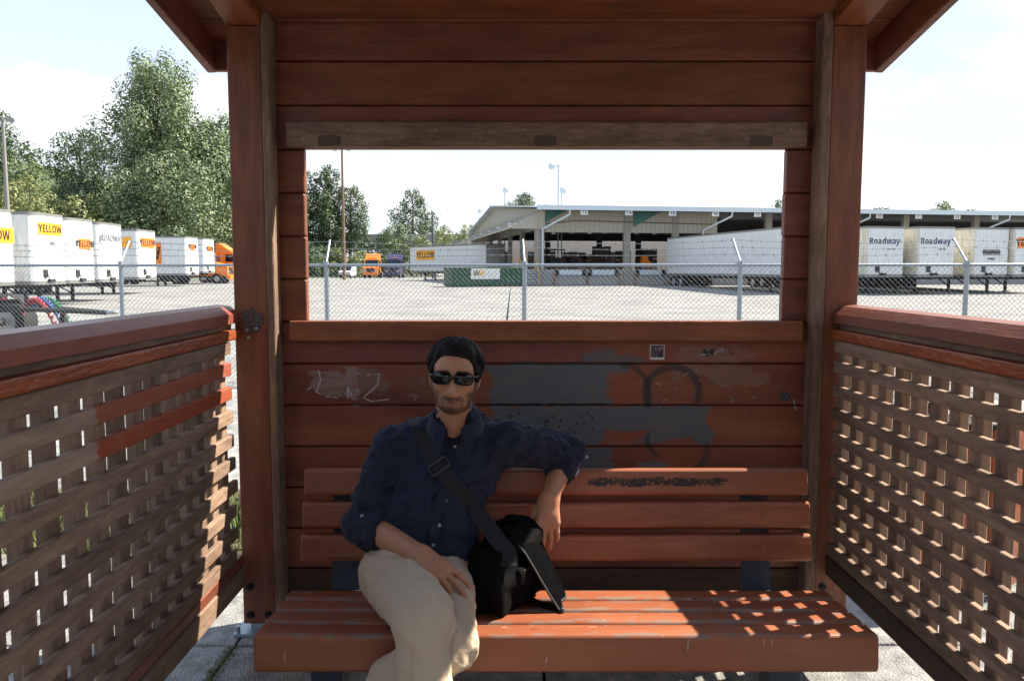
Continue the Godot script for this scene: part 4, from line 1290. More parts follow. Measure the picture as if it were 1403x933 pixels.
func dolly(label: String, at: Vector3, turn: float, colours: Array):
	var d := thing("converter_dolly", label, "dolly", at, turn, "converter dollies behind the fence")
	var st := start()
	for e in [-0.4, 0.4]:
		add_box(st, Vector3(-0.1, 0.85, e), Vector3(1.9, 0.14, 0.1))
		add_tube(st, [Vector3(0.8, 0.85, e), Vector3(2.4, 0.75, 0)], [0.055], 6)
	add_box(st, Vector3(0.5, 0.85, 0), Vector3(0.1, 0.12, 0.9))
	part("frame", done(st), mats.chassis, d)
	part("fifth_wheel", prism(PackedVector2Array([Vector2(-0.5, -0.42), Vector2(-0.6, 0.0), Vector2(-0.5, 0.42), Vector2(0.3, 0.42), Vector2(0.45, 0.0), Vector2(0.3, -0.42)]), 0.0, 0.06, Basis(Vector3(1, 0, 0), Vector3(0, 0, -1), Vector3(0, 1, 0))), mats.blackiron, d, Vector3(-0.2, 1.06, 0))
	part("axle", cyl(Vector3(-0.2, 0.5, -1.1), Vector3(-0.2, 0.5, 1.1), 0.08, 8), mats.chassis, d)
	for e in [-1.0, 1.0]:
		wheel(d, Vector3(-0.2, 0.5, e), 0.5, 0.5)
		var mf := start()
		for k in 6: add_box(mf, Vector3(-0.2 - cos(k * 0.4 + 0.4) * 0.6, 0.5 + sin(k * 0.4 + 0.4) * 0.6, e), Vector3(0.26, 0.02, 0.5), Basis(Vector3.BACK, PI / 2 - (k * 0.4 + 0.4)))
		part("mudguard", done(mf), mats.chassis, d)
	part("coupling_eye", tube([Vector3(2.4, 0.75, 0), Vector3(2.55, 0.75, 0.06), Vector3(2.62, 0.75, 0), Vector3(2.55, 0.75, -0.06), Vector3(2.42, 0.75, 0)], 0.04, 6), mats.steel, d)
	part("support_leg", bar(0.72, 0.1, 0.1, 0.01, 1, 0), mats.chassis, d, Vector3(1.5, 0.38, 0), UPRIGHT)
	part("upright", bar(0.4, 0.07, 0.07, 0.01, 1, 0), mats.chassis, d, Vector3(0.75, 0.98, 0), UPRIGHT)
	for k in colours.size():
		var pts := []
		for i in 90:
			var t := i / 89.0
			var c := Vector3(0.75 + t * 0.8, 1.02 - 0.5 * pow(t * 2.0 - 0.7, 2.0) * (0.7 + 0.2 * k), -0.25 + 0.22 * k)
			pts.append(c + Vector3(0.0, cos(i * 1.1), sin(i * 1.1)) * 0.062)
		part("air_hose", tube(pts, 0.019, 5), colours[k], d)

func build_yard_things():
	var red := plain(s(150, 34, 44), 0.5)
	var grn := plain(s(26, 104, 72), 0.5)
	var blu := plain(s(46, 76, 140), 0.4)
	dolly("black converter dolly with a red coiled hose at the left picture edge", Vector3(-13.2, -0.15, -18.6), 0.1, [red, blu, grn])
	dolly("black converter dolly with green coiled hoses behind the left fence post", Vector3(-11.05, -0.15, -17.0), 0.03, [grn, blu, red])
	var brown := wood(s(96, 72, 56), s(128, 100, 80), s(150, 122, 100), 431, 0.9, 0.3)
	lamp_pole("floodlight_pole", "tall brown wooden pole with two floodlights seen through the window", Vector3(-21.9, 0.25, -105.0), 17.0, 0.17, 0, brown)
	lamp_pole("floodlight_pole", "grey wooden floodlight pole at the left picture edge behind the trailers", Vector3(-43.6, 0.2, -70.0), 14.3, 0.16, 0, plain(s(128, 126, 122), 0.8))
	lamp_pole("street_lamp", "blue-grey street lamp left of the warehouse gable", Vector3(-12.0, 0.25, -122.0), 10.0, 0.12, 2, mats.bluesteel)
	lamp_pole("street_lamp", "thin pale street lamp just left of the warehouse gable", Vector3(-4.6, 0.25, -113.0), 9.6, 0.08, 2, mats.steel)
	# slatted bin outside the right lattice
	var bin := thing("litter_bin", "orange slatted timber litter bin seen through the right lattice", "litter bin", Vector3(2.13, 0, -3.85))
	for k in 14:
		var a := TAU * k / 14.0
		part("slat", bar(0.74, 0.03, 0.085, 0.006, 1, k % 3), mats.orange, bin, Vector3(cos(a) * 0.3, 0.42, sin(a) * 0.3), Basis(Vector3.UP, -a) * UPRIGHT)
	part("liner", cyl(Vector3(0, 0.06, 0), Vector3(0, 0.76, 0), 0.265, 18), mats.blackiron, bin)
	var rm := start()
	add_tube(rm, ring3(0.3, 0.8, 20), [0.022], 8, false)
	part("rim", done(rm), mats.blackiron, bin)
	# concrete overpass
	var conc := speckle(s(120, 120, 118), s(146, 146, 142), s(164, 164, 160), 441, 0.12, 0.9, 0.0)
	var ov := thing("overpass", "grey concrete road overpass behind the trees at the far end", "bridge", Vector3(-38.0, 0.25, -168.0), deg_to_rad(-3.0))
	part("deck", box(Vector3(120.0, 1.9, 9.0)), conc, ov, Vector3(14, 6.6, 0))
	part("parapet", box(Vector3(120.0, 0.9, 0.3)), conc, ov, Vector3(14, 8.0, 4.3))
	for k in 6: part("pier", box(Vector3(1.6, 5.7, 5.0)), conc, ov, Vector3(-36 + k * 19.0, 2.85, 0))
	for k in 3:
		var car := thing("car", ["pale car driving on the overpass, leftmost of the two in the window", "pale car driving on the overpass, right of the two in the window", "silver car crossing the overpass behind the far trees"][k], "car", Vector3(-44.5 + [0.0, 11.5, 24.0][k], 7.85, -168.5 + [0.0, 0.6, 1.2][k]), deg_to_rad(-3.0), "cars on the overpass")
		part("body", prism(PackedVector2Array([Vector2(-2.2, 0.35), Vector2(-2.2, 0.9), Vector2(-1.5, 1.0), Vector2(-1.0, 1.45), Vector2(0.5, 1.5), Vector2(1.1, 1.0), Vector2(2.1, 0.85), Vector2(2.2, 0.35)]), -0.85, 0.85), mats.white_paint, car)
		part("side_window", prism(PackedVector2Array([Vector2(-1.3, 1.0), Vector2(-0.9, 1.4), Vector2(0.4, 1.43), Vector2(0.85, 1.0)]), 0.0, 0.02), mats.glass, car, Vector3(0, 0, 0.85))
		for x in [-1.35, 1.3]:
			for e in [-0.8, 0.8]: wheel(car, Vector3(x, 0.33, e), 0.33, 0.2)

func ring3(r: float, y: float, n: int) -> Array:
	var o := []
	for k in n + 1: o.append(Vector3(cos(TAU * k / n) * r, y, sin(TAU * k / n) * r))
	return o

# ---------------------------------------------------------------- vegetation
func leaf_material() -> Material:
	if not mats.has("leaf"):
		var m := plain(Color.WHITE, 0.6)
		m.vertex_color_use_as_albedo = true
		m.backlight_enabled = true
		m.backlight = Color(0.3, 0.34, 0.14)
		m.cull_mode = BaseMaterial3D.CULL_DISABLED
		mats.leaf = m
	return mats.leaf

# many leaf sprays spread through the blobs of a crown, as one mesh
func crown_cloud(blobs: Array, density: float, size: float, col: Color, col2: Color, g: RandomNumberGenerator) -> ArrayMesh:
	var v := PackedVector3Array()
	var nn := PackedVector3Array()
	var cc := PackedColorArray()
	var ix := PackedInt32Array()
	for b in blobs:
		var c: Vector3 = b[0]
		var r: Vector3 = b[1]
		var n := int(density * 19.0 * (r.x * r.y + r.y * r.z + r.x * r.z) / (size * size)) + 20
		for i in n:
			var d := Vector3(g.randfn(), g.randfn(), g.randfn()).normalized()
			var p := c + d * r * pow(g.randf_range(0.10, 1.0), 0.4) * g.randf_range(0.85, 1.16)
			var l := size * g.randf_range(0.13, 0.32)
			var nm := (d + Vector3(0, 0.25, 0) + Vector3(g.randfn(), g.randfn(), g.randfn()) * 0.38).normalized()
			var e := nm.cross(Vector3(g.randfn(), g.randfn(), g.randfn())).normalized()
			var w := nm.cross(e) * l * 0.5
			e *= l
			var k := v.size()
			v.append(p - e)
			v.append(p - w)
			v.append(p + e)
			v.append(p + w)
			var tone := col.lerp(col2, g.randf())
			for q in 4:
				nn.append(nm)
				cc.append(tone)
			ix.append_array(PackedInt32Array([k, k + 2, k + 1, k, k + 3, k + 2]))
	var arr := []
	arr.resize(Mesh.ARRAY_MAX)
	arr[Mesh.ARRAY_VERTEX] = v
	arr[Mesh.ARRAY_NORMAL] = nn
	arr[Mesh.ARRAY_COLOR] = cc
	arr[Mesh.ARRAY_INDEX] = ix
	var m := ArrayMesh.new()
	m.add_surface_from_arrays(Mesh.PRIMITIVE_TRIANGLES, arr)
	return m

# shape 0 broad crown, 1 tall with upswept lobes, 2 conical, 3 shrub
func tree(called: String, label: String, at: Vector3, h: float, r: float, col: Color, col2: Color, sd: int, shape: int, group: String, size := 0.8, density := 1.1, low := 0.2):
	var g := RandomNumberGenerator.new()
	g.seed = sd
	var t := thing(called, label, "shrub" if shape == 3 else "tree", at, 0.0, group)
	var st := start()
	var lean := Vector3(g.randf_range(-0.03, 0.03) * h, 0, 0)
	add_tube(st, [Vector3.ZERO, Vector3(0, h * 0.3, 0) + lean * 0.4, Vector3(0, h * 0.65, 0) + lean, Vector3(0, h * 0.9, 0) + lean], [h * 0.022, h * 0.017, h * 0.009, h * 0.003], 8)
	var blobs := []
	var nb: int = [40, 64, 34, 22][shape]
	for k in nb:
		var f := (k + g.randf_range(0.0, 0.9)) / nb
		var y := h * lerpf(low, 0.94, f)
		var rr := r
		if shape == 0: rr = r * pow(sin(PI * (0.12 + 0.80 * f)), 0.75)
		elif shape == 1: rr = r * (0.55 + 0.5 * sin(PI * (0.05 + 0.75 * f))) * (1.0 - 0.48 * f * f * f)
		elif shape == 2: rr = r * (1.05 - f)
		else: rr = r * pow(cos(f * PI * 0.46), 0.6)
		var a := k * 2.4 + g.randf_range(-0.5, 0.5)
		var off := rr * g.randf_range(0.25, 0.85)
		var br := rr * g.randf_range(0.22, 0.44) * (0.82 if shape == 1 else 1.0) + r * 0.05
		var c := Vector3(cos(a) * off, y, sin(a) * off) + lean * f
		var sx := Vector3(br, br * (g.randf_range(1.2, 1.7) if shape == 1 else g.randf_range(0.65, 0.95)), br)
		blobs.append([c, sx, g.randf()])
		if k % 2 == 0 and shape != 3:
			var base := Vector3(0, maxf(h * 0.14, y - h * (0.16 if shape == 1 else 0.1)), 0) + lean * f * 0.6
			add_tube(st, [base, base.lerp(c, 0.5) + Vector3(0, h * 0.01, 0), c], [h * 0.006, h * 0.004, h * 0.0015], 5)
	part("trunk", done(st), bark(), t)
	part("crown", crown_cloud(blobs, density, size, col, col2, g), leaf_material(), t)

func bark() -> Material:
	if not mats.has("bark"): mats.bark = wood(s(52, 44, 36), s(78, 66, 54), s(104, 90, 76), 451, 0.95, 0.8)
	return mats.bark

func build_vegetation():
	# hill far left
	var st := start()
	var H := func(x: float, z: float) -> float: return 0.2 + 36.0 * exp(-(pow((x + 165.0) / 75.0, 2.0) + pow((z + 250.0) / 70.0, 2.0)))
	var n := 24
	for j in n:
		for i in n:
			var q := []
			for c in [[0, 0], [1, 0], [1, 1], [0, 1]]:
				var x: float = -330.0 + (i + c[0]) * 300.0 / n
				var z: float = -110.0 - (j + c[1]) * 280.0 / n
				q.append(Vector3(x, H.call(x, z), z))
			quad(st, q[0], q[1], q[2], q[3], q[0] - Vector3(0, 900, 0))
	structure("hill", done(st), plain(s(70, 84, 48), 0.95))
	var g := RandomNumberGenerator.new()
	g.seed = 88
	var blobs := []
	for k in 230:
		var x := g.randf_range(-290, -75)
		var z := g.randf_range(-330, -140)
		if H.call(x, z) < 3.5: continue
		var r := g.randf_range(3.0, 6.0)
		blobs.append([Vector3(x, H.call(x, z) + r * 0.5, z), Vector3(r, r * 1.1, r), g.randf()])
	var hw := part("hillside_wood", crown_cloud(blobs, 0.6, 2.2, Color(0.05, 0.08, 0.025), Color(0.12, 0.15, 0.05), g), leaf_material(), self)
	tag(hw, "distant green woodland covering the hillside at the far left", "woodland", "", "stuff")
	var dk := Color(0.05, 0.08, 0.036)
	var md := Color(0.10, 0.15, 0.06)
	var lt := Color(0.20, 0.26, 0.12)
	var yl := Color(0.27, 0.26, 0.085)
	var GL := "trees behind the left trailers"
	tree("poplar_tree", "tallest pale green poplar tree left of the shelter post", Vector3(-41.0, 0.2, -95.0), 26.5, 7.6, md, lt, 1, 1, GL, 0.75, 1.4, 0.14)
	tree("poplar_tree", "pale green poplar partly hidden behind the left shelter post", Vector3(-35.2, 0.2, -98.0), 20.5, 5.6, md, lt, 2, 1, GL, 0.75, 1.3, 0.12)
	tree("leafy_tree", "rounded dark green tree filling the foot of the tall poplar", Vector3(-37.5, 0.2, -88.0), 14.5, 7.0, dk, lt, 3, 0, GL, 0.7, 1.2, 0.08)
	tree("leafy_tree", "small dark tree standing just left of the tall poplar", Vector3(-53.5, 0.2, -100.0), 19.5, 4.6, dk, md, 4, 0, GL, 0.75, 1.0, 0.25)
	tree("leafy_tree", "low dark green tree behind the left trailers under the small dark tree", Vector3(-49.0, 0.2, -92.0), 12.0, 5.5, dk, md, 5, 0, GL, 0.7, 1.2, 0.05)
	tree("leafy_tree", "tall dark tree at the left picture edge beside the lamp pole", Vector3(-60.5, 0.2, -92.0), 22.5, 5.2, dk, md, 6, 0, GL, 0.75, 1.2, 0.2)
	for k in 4:
		tree("bushy_tree", ["yellow-green bushy tree at the left picture edge above the nearest trailer", "yellow-green bushy tree above the second trailer from the left", "yellow-green bushy tree right of the grey lamp pole", "olive bushy tree between the lamp pole and the small dark tree"][k], Vector3(-55.0 + k * 3.6, 0.2, -80.0 - (k % 2) * 4.0), 12.4 - k * 0.9, 4.6, md, yl, 10 + k, 3, GL, 0.7, 1.2, 0.05)
	tree("leafy_tree", "grey-green young tree behind the white trailers below the poplar", Vector3(-44.5, 0.2, -84.0), 10.0, 3.4, Color(0.06, 0.085, 0.05), Color(0.11, 0.14, 0.08), 15, 2, GL, 0.6, 1.2, 0.05)
	var GC := "trees seen through the rear window"
	tree("leafy_tree", "tall dark tree at the left edge of the rear window", Vector3(-40.0, 0.25, -150.0), 20.5, 4.6, dk, md, 20, 1, GC, 0.9, 1.5, 0.2)
	tree("leafy_tree", "tall dark tree just left of the wooden floodlight pole", Vector3(-35.0, 0.25, -152.0), 21.5, 4.2, dk, md, 21, 1, GC, 0.9, 1.4, 0.2)
	tree("leafy_tree", "tall dark tree just right of the wooden floodlight pole", Vector3(-31.0, 0.25, -154.0), 18.0, 4.4, dk, md, 22, 0, GC, 0.9, 1.3, 0.25)
	tree("leafy_tree", "sparse dark tree alone in the middle of the window sky", Vector3(-21.5, 0.25, -172.0), 19.5, 5.6, dk, md, 23, 0, GC, 0.9, 0.9, 0.25)
	tree("conifer_tree", "dark cone-shaped tree behind the far orange truck", Vector3(-26.0, 0.25, -142.0), 9.8, 4.0, dk, md, 24, 2, GC, 0.7, 1.3, 0.02)
	tree("leafy_tree", "mid-green rounded tree behind the dark blue truck", Vector3(-21.0, 0.25, -144.0), 9.6, 4.6, dk, lt, 25, 0, GC, 0.7, 1.2, 0.02)
	tree("bushy_tree", "olive bush above the left end of the side-on trailer", Vector3(-16.0, 0.25, -142.0), 7.6, 4.2, md, yl, 26, 3, GC, 0.7, 1.2, 0.02)
	tree("bushy_tree", "low dark bush left of the far orange truck under the overpass", Vector3(-33.0, 0.25, -140.0), 5.6, 4.6, dk, md, 27, 3, GC, 0.7, 1.2, 0.02)
	tree("leafy_tree", "pale yellow-green young tree right of the blue-grey street lamp", Vector3(-12.4, 0.25, -150.0), 10.0, 2.8, lt, yl, 28, 0, GC, 0.7, 1.0, 0.1)
	tree("leafy_tree", "pale green tree above the right end of the side-on trailer", Vector3(-8.4, 0.25, -152.0), 10.4, 3.2, lt, yl, 29, 0, GC, 0.7, 1.0, 0.1)
	tree("leafy_tree", "grey-green rounded tree left of the warehouse gable", Vector3(-3.0, 0.25, -170.0), 10.6, 4.4, dk, md, 30, 0, GC, 0.8, 1.2, 0.1)
	tree("leafy_tree", "dark tree crown rising behind the warehouse gable roof", Vector3(2.6, 0.25, -182.0), 19.5, 5.0, dk, md, 31, 0, GC, 0.9, 1.2, 0.3)
	tree("leafy_tree", "small dark tree crown right of the one behind the gable roof", Vector3(7.0, 0.25, -182.0), 16.6, 3.0, dk, md, 32, 0, GC, 0.9, 1.2, 0.3)
	tree("leafy_tree", "tree crown showing above the warehouse roof at the right of the window", Vector3(49.5, 0.25, -150.0), 15.0, 3.0, md, lt, 33, 0, GC, 0.8, 1.1, 0.3)
	var GR := "tree crowns above the warehouse roof on the right"
	tree("leafy_tree", "low tree crown above the roof next to the right post", Vector3(68.0, 0.25, -150.0), 13.6, 3.4, md, lt, 34, 0, GR, 0.8, 1.1, 0.3)
	tree("leafy_tree", "tree crown above the roof near the middle of the right opening", Vector3(80.0, 0.25, -150.0), 14.5, 4.0, md, lt, 35, 0, GR, 0.8, 1.1, 0.3)
	tree("leafy_tree", "small tree crown at the far right above the warehouse roof", Vector3(86.0, 0.25, -152.0), 13.2, 3.2, md, lt, 36, 0, GR, 0.8, 1.1, 0.3)
	for k in 6:
		tree("bush", ["low green bush at the left end of the rear window", "low green bush second from the left in the rear window", "low bush behind the wooden floodlight pole", "low bush between the pole and the far orange truck", "low bush between the two far trucks", "low bush behind the dark blue truck"][k], Vector3(-44.0 + k * 4.6, 0.25, -138.0 - (k % 2) * 3.0), 4.6 + (k * 3 % 4) * 0.8, 3.4, [dk, md, dk, md, lt, md][k], [md, lt, md, yl, yl, lt][k], 80 + k, 3, GC, 0.7, 1.0, 0.02)
	# trees across the street behind the camera, the dark shapes mirrored in the sunglasses
	var GS := "street trees across the road"
	for k in 9:
		tree("street_tree", "leafy street tree across the road facing the shelter", Vector3(26.0 - k * 6.4, -0.1, 20.5 + (k % 3) * 1.6), 8.0 + (k * 5 % 4), 3.5, dk, md, 60 + k, 0, GS, 1.6, 0.7, 0.1)

# ---------------------------------------------------------------- soft bodies from distance fields
# a primitive is [kind, a, b, ra, rb, k, cut]: kind 0 tapered capsule a-b; kind 1 ellipsoid at a with radii b
func cap(a: Vector3, b: Vector3, ra: float, rb: float, k := 0.02) -> Array: return [0, a, b, ra, rb, k, false]
func ell(c: Vector3, r: Vector3, k := 0.02) -> Array: return [1, c, r, 0.0, 0.0, k, false]
func cut(c: Vector3, r: Vector3, k := 0.01) -> Array: return [1, c, r, 0.0, 0.0, k, true]

func rbox(c: Vector3, half: Vector3, r: float, k := 0.02) -> Array: return [2, c, half, r, r, k, false]

func prim_distance(pr: Array, p: Vector3) -> float:
	if pr[0] == 2:
		var e: Vector3 = (p - pr[1]).abs() - pr[2]
		return e.max(Vector3.ZERO).length() + minf(maxf(e.x, maxf(e.y, e.z)), 0.0) - pr[3]
	if pr[0] == 0:
		var ba: Vector3 = pr[2] - pr[1]
		var pa: Vector3 = p - pr[1]
		var t := clampf(pa.dot(ba) / ba.length_squared(), 0, 1)
		return (pa - ba * t).length() - lerpf(pr[3], pr[4], t)
	var q: Vector3 = p - pr[1]
	var r: Vector3 = pr[2]
	var k0 := (q / r).length()
	var k1 := (q / (r * r)).length()
	return k0 * (k0 - 1.0) / maxf(k1, 1e-6)

func field_at(prims: Array, p: Vector3) -> float:
	var f := 1.0
	for pr in prims:
		var d := prim_distance(pr, p)
		var k: float = pr[5]
		if pr[6]:
			var h := maxf(k - absf(-d - f), 0.0) / k
			f = maxf(f, -d) + h * h * k * 0.25
		else:
			var h := maxf(k - absf(d - f), 0.0) / k
			f = minf(f, d) - h * h * k * 0.25
	return f

# first surface met going from z0 towards -z at (x, y)
func surface_z(prims: Array, x: float, y: float, z0: float) -> float:
	var z := z0
	for i in 80:
		var d := field_at(prims, Vector3(x, y, z))
		if d < 0.0008: break
		z -= maxf(d * 0.7, 0.0008)
	return z

func field_mesh(prims: Array, cell: float, bend = null) -> Array:
	var lo := Vector3.ONE * 1e9
	var hi := -lo
	for pr in prims:
		if pr[6]: continue
		var a: Vector3 = pr[1]
		if pr[0] == 0:
			var m := maxf(pr[3], pr[4])
			lo = lo.min(a - Vector3.ONE * m).min(pr[2] - Vector3.ONE * m)
			hi = hi.max(a + Vector3.ONE * m).max(pr[2] + Vector3.ONE * m)
		else:
			lo = lo.min(a - pr[2] - Vector3.ONE * pr[3])
			hi = hi.max(a + pr[2] + Vector3.ONE * pr[3])
	lo -= Vector3.ONE * cell * 3.5
	hi += Vector3.ONE * cell * 3.5
	var nx := int((hi.x - lo.x) / cell) + 2
	var ny := int((hi.y - lo.y) / cell) + 2
	var nz := int((hi.z - lo.z) / cell) + 2
	var f := PackedFloat32Array()
	f.resize(nx * ny * nz)
	f.fill(1.0)
	for pr in prims:
		var a: Vector3 = pr[1]
		var b: Vector3 = pr[2]
		var k: float = pr[5]
		var e := k + cell * 3.0
		var l: Vector3
		var h: Vector3
		var is_cap: bool = pr[0] == 0
		var is_box: bool = pr[0] == 2
		if is_cap:
			var m := maxf(pr[3], pr[4]) + e
			l = a.min(b) - Vector3.ONE * m
			h = a.max(b) + Vector3.ONE * m
		else:
			l = a - b - Vector3.ONE * (e + pr[3])
			h = a + b + Vector3.ONE * (e + pr[3])
		var i0 := maxi(0, int((l.x - lo.x) / cell))
		var i1 := mini(nx - 1, int((h.x - lo.x) / cell) + 1)
		var j0 := maxi(0, int((l.y - lo.y) / cell))
		var j1 := mini(ny - 1, int((h.y - lo.y) / cell) + 1)
		var k0 := maxi(0, int((l.z - lo.z) / cell))
		var k1 := mini(nz - 1, int((h.z - lo.z) / cell) + 1)
		var ba := b - a
		var bb := maxf(ba.length_squared(), 1e-9)
		var ra: float = pr[3]
		var dr: float = pr[4] - pr[3]
		var inv := Vector3(1.0 / maxf(b.x, 1e-6), 1.0 / maxf(b.y, 1e-6), 1.0 / maxf(b.z, 1e-6))
		var inv2 := inv * inv
		var cutting: bool = pr[6]
		for kz in range(k0, k1 + 1):
			for jy in range(j0, j1 + 1):
				var row := (kz * ny + jy) * nx
				var pa := Vector3(lo.x + i0 * cell, lo.y + jy * cell, lo.z + kz * cell) - a
				for ix in range(i0, i1 + 1):
					var d: float
					if is_cap:
						var t := clampf(pa.dot(ba) / bb, 0.0, 1.0)
						d = (pa - ba * t).length() - ra - dr * t
					elif is_box:
						var eb := pa.abs() - b
						d = eb.max(Vector3.ZERO).length() + minf(maxf(eb.x, maxf(eb.y, eb.z)), 0.0) - ra
					else:
						var q := (pa * inv).length()
						d = q * (q - 1.0) / maxf((pa * inv2).length(), 1e-6)
					var o := f[row + ix]
					if cutting:
						var g := maxf(k - absf(-d - o), 0.0) / k
						f[row + ix] = maxf(o, -d) + g * g * k * 0.25
					else:
						var g := maxf(k - absf(d - o), 0.0) / k
						f[row + ix] = minf(o, d) - g * g * k * 0.25
					pa.x += cell
	if bend != null:
		for kz in nz:
			for jy in ny:
				var row := (kz * ny + jy) * nx
				for ix in nx:
					var v := f[row + ix]
					if v < 0.03 and v > -0.03:
						f[row + ix] = v + bend.call(lo + Vector3(ix, jy, kz) * cell)
	# surface nets
	var verts := PackedVector3Array()
	var index := PackedInt32Array()
	var cells := PackedInt32Array()
	cells.resize(nx * ny * nz)
	cells.fill(-1)
	var sy := nx
	var sz := nx * ny
	for kz in nz - 1:
		for jy in ny - 1:
			for ix in nx - 1:
				var at := kz * sz + jy * sy + ix
				var v0 := f[at]
				if v0 > cell * 2.5 or v0 < -cell * 2.5: continue
				var c := [v0, f[at + 1], f[at + sy], f[at + sy + 1], f[at + sz], f[at + sz + 1], f[at + sz + sy], f[at + sz + sy + 1]]
				var inside := 0
				for q in 8:
					if c[q] < 0.0: inside += 1
				if inside == 0 or inside == 8: continue
				var sum := Vector3.ZERO
				var n := 0
				for ed in [[0, 1], [2, 3], [4, 5], [6, 7], [0, 2], [1, 3], [4, 6], [5, 7], [0, 4], [1, 5], [2, 6], [3, 7]]:
					var u: float = c[ed[0]]
					var w: float = c[ed[1]]
					if (u < 0.0) != (w < 0.0):
						var t := u / (u - w)
						var e0: int = ed[0]
						var e1: int = ed[1]
						sum += Vector3(e0 & 1, (e0 >> 1) & 1, (e0 >> 2) & 1).lerp(Vector3(e1 & 1, (e1 >> 1) & 1, (e1 >> 2) & 1), t)
						n += 1
				cells[at] = verts.size()
				verts.append(lo + (Vector3(ix, jy, kz) + sum / n) * cell)
	for kz in range(1, nz - 1):
		for jy in range(1, ny - 1):
			for ix in range(1, nx - 1):
				var at := kz * sz + jy * sy + ix
				var v0 := f[at]
				if v0 > cell * 2.0 or v0 < -cell * 2.0: continue
				var neg := v0 < 0.0
				for ax in 3:
					var d: int = [1, sy, sz][ax]
					if (f[at + d] < 0.0) == neg: continue
					var s1: int = [sy, sz, 1][ax]
					var s2: int = [sz, 1, sy][ax]
					var a := cells[at]
					var b := cells[at - s1]
					var c := cells[at - s1 - s2]
					var e := cells[at - s2]
					if a < 0 or b < 0 or c < 0 or e < 0: continue
					if neg: index.append_array(PackedInt32Array([a, c, b, a, e, c]))
					else: index.append_array(PackedInt32Array([a, b, c, a, c, e]))
	var normals := PackedVector3Array()
	normals.resize(verts.size())
	for t in range(0, index.size(), 3):
		var nn := (verts[index[t + 2]] - verts[index[t]]).cross(verts[index[t + 1]] - verts[index[t]])
		for q in 3: normals[index[t + q]] += nn
	for i in normals.size(): normals[i] = normals[i].normalized()
	return [verts, normals, index]

func joined(fields: Array, colour = null, places := []) -> ArrayMesh:
	var v := PackedVector3Array()
	var n := PackedVector3Array()
	var c := PackedColorArray()
	var ix := PackedInt32Array()
	for k in fields.size():
		var base := v.size()
		var t: Transform3D = places[k] if k < places.size() else Transform3D()
		for q in fields[k][0].size():
			var p: Vector3 = fields[k][0][q]
			if colour != null: c.append(colour.call(p, k))
			v.append(t * p)
			n.append((t.basis * fields[k][1][q]).normalized())
		for q in fields[k][2]: ix.append(q + base)
	var arr := []
	arr.resize(Mesh.ARRAY_MAX)
	arr[Mesh.ARRAY_VERTEX] = v
	arr[Mesh.ARRAY_NORMAL] = n
	if colour != null: arr[Mesh.ARRAY_COLOR] = c
	arr[Mesh.ARRAY_INDEX] = ix
	var m := ArrayMesh.new()
	m.add_surface_from_arrays(Mesh.PRIMITIVE_TRIANGLES, arr)
	return m

# wrist at w, fingers along fw, back of the hand towards up, thumb on the side of th; bends in radians per joint
func hand_prims(w: Vector3, fw: Vector3, up: Vector3, bends: Array, spread: float, thumb_bend: float, flip: float) -> Array:
	fw = fw.normalized()
	up = (up - fw * up.dot(fw)).normalized()
	var th := fw.cross(up) * flip
	var o := []
	var offs := [0.030, 0.0095, -0.0105, -0.029]
	var reach := [0.088, 0.092, 0.087, 0.078]
	var lens := [[0.041, 0.025, 0.021], [0.045, 0.028, 0.022], [0.042, 0.026, 0.021], [0.033, 0.020, 0.019]]
	o.append(cap(w, w + fw * 0.05, 0.026, 0.022, 0.02))
	for i in 4:
		var mcp: Vector3 = w + fw * reach[i] + th * offs[i]
		o.append(cap(w + th * offs[i] * 0.5 + fw * 0.012, mcp, 0.0165, 0.0125, 0.016))
		var a: float = 0.0
		var p := mcp
		var side: Vector3 = th * (offs[i] * spread)
		for j in 3:
			a += bends[i][j]
			var d := (fw * cos(a) - up * sin(a) + side).normalized()
			var q: Vector3 = p + d * lens[i][j]
			var r0: float = [0.0102, 0.0090, 0.0080][j] * (0.88 if i == 3 else 1.0)
			o.append(cap(p, q, r0, r0 - 0.0010, 0.004))
			p = q
	var tb := w + fw * 0.022 + th * 0.02 - up * 0.006
	var td := (fw * 0.72 + th * 0.62 - up * (0.25 + thumb_bend * 0.3)).normalized()
	var t1 := tb + td * 0.042
	o.append(cap(tb, t1, 0.0165, 0.0125, 0.014))
	var t2 := t1 + (fw * 0.85 + th * (0.35 - thumb_bend * 0.5) - up * (0.2 + thumb_bend * 0.4)).normalized() * 0.034
	o.append(cap(t1, t2, 0.0118, 0.0102, 0.005))
	o.append(cap(t2, t2 + (fw * 0.95 + th * (0.15 - thumb_bend * 0.6) - up * (0.15 + thumb_bend * 0.5)).normalized() * 0.026, 0.0102, 0.0082, 0.004))
	return o

# a lens: rounded outline filled by rings that bulge forward
func bulged(outline: PackedVector2Array, deep: float) -> ArrayMesh:
	var v := PackedVector3Array()
	var n := PackedVector3Array()
	var ix := PackedInt32Array()
	var m := outline.size()
	for k in 6:
		var f := k / 5.0
		for q in outline:
			v.append(Vector3(q.x * f, q.y * f, deep * (1.0 - f * f)))
			n.append(Vector3(q.x * f * 2.0 * deep / (0.03 * 0.03), q.y * f * 2.0 * deep / (0.02 * 0.02), 1.0).normalized())
	for k in 5:
		for i in m:
			var j := (i + 1) % m
			ix.append_array(PackedInt32Array([k * m + i, k * m + j, (k + 1) * m + j, k * m + i, (k + 1) * m + j, (k + 1) * m + i]))
	var arr := []
	arr.resize(Mesh.ARRAY_MAX)
	arr[Mesh.ARRAY_VERTEX] = v
	arr[Mesh.ARRAY_NORMAL] = n
	arr[Mesh.ARRAY_INDEX] = ix
	var me := ArrayMesh.new()
	me.add_surface_from_arrays(Mesh.PRIMITIVE_TRIANGLES, arr)
	return me

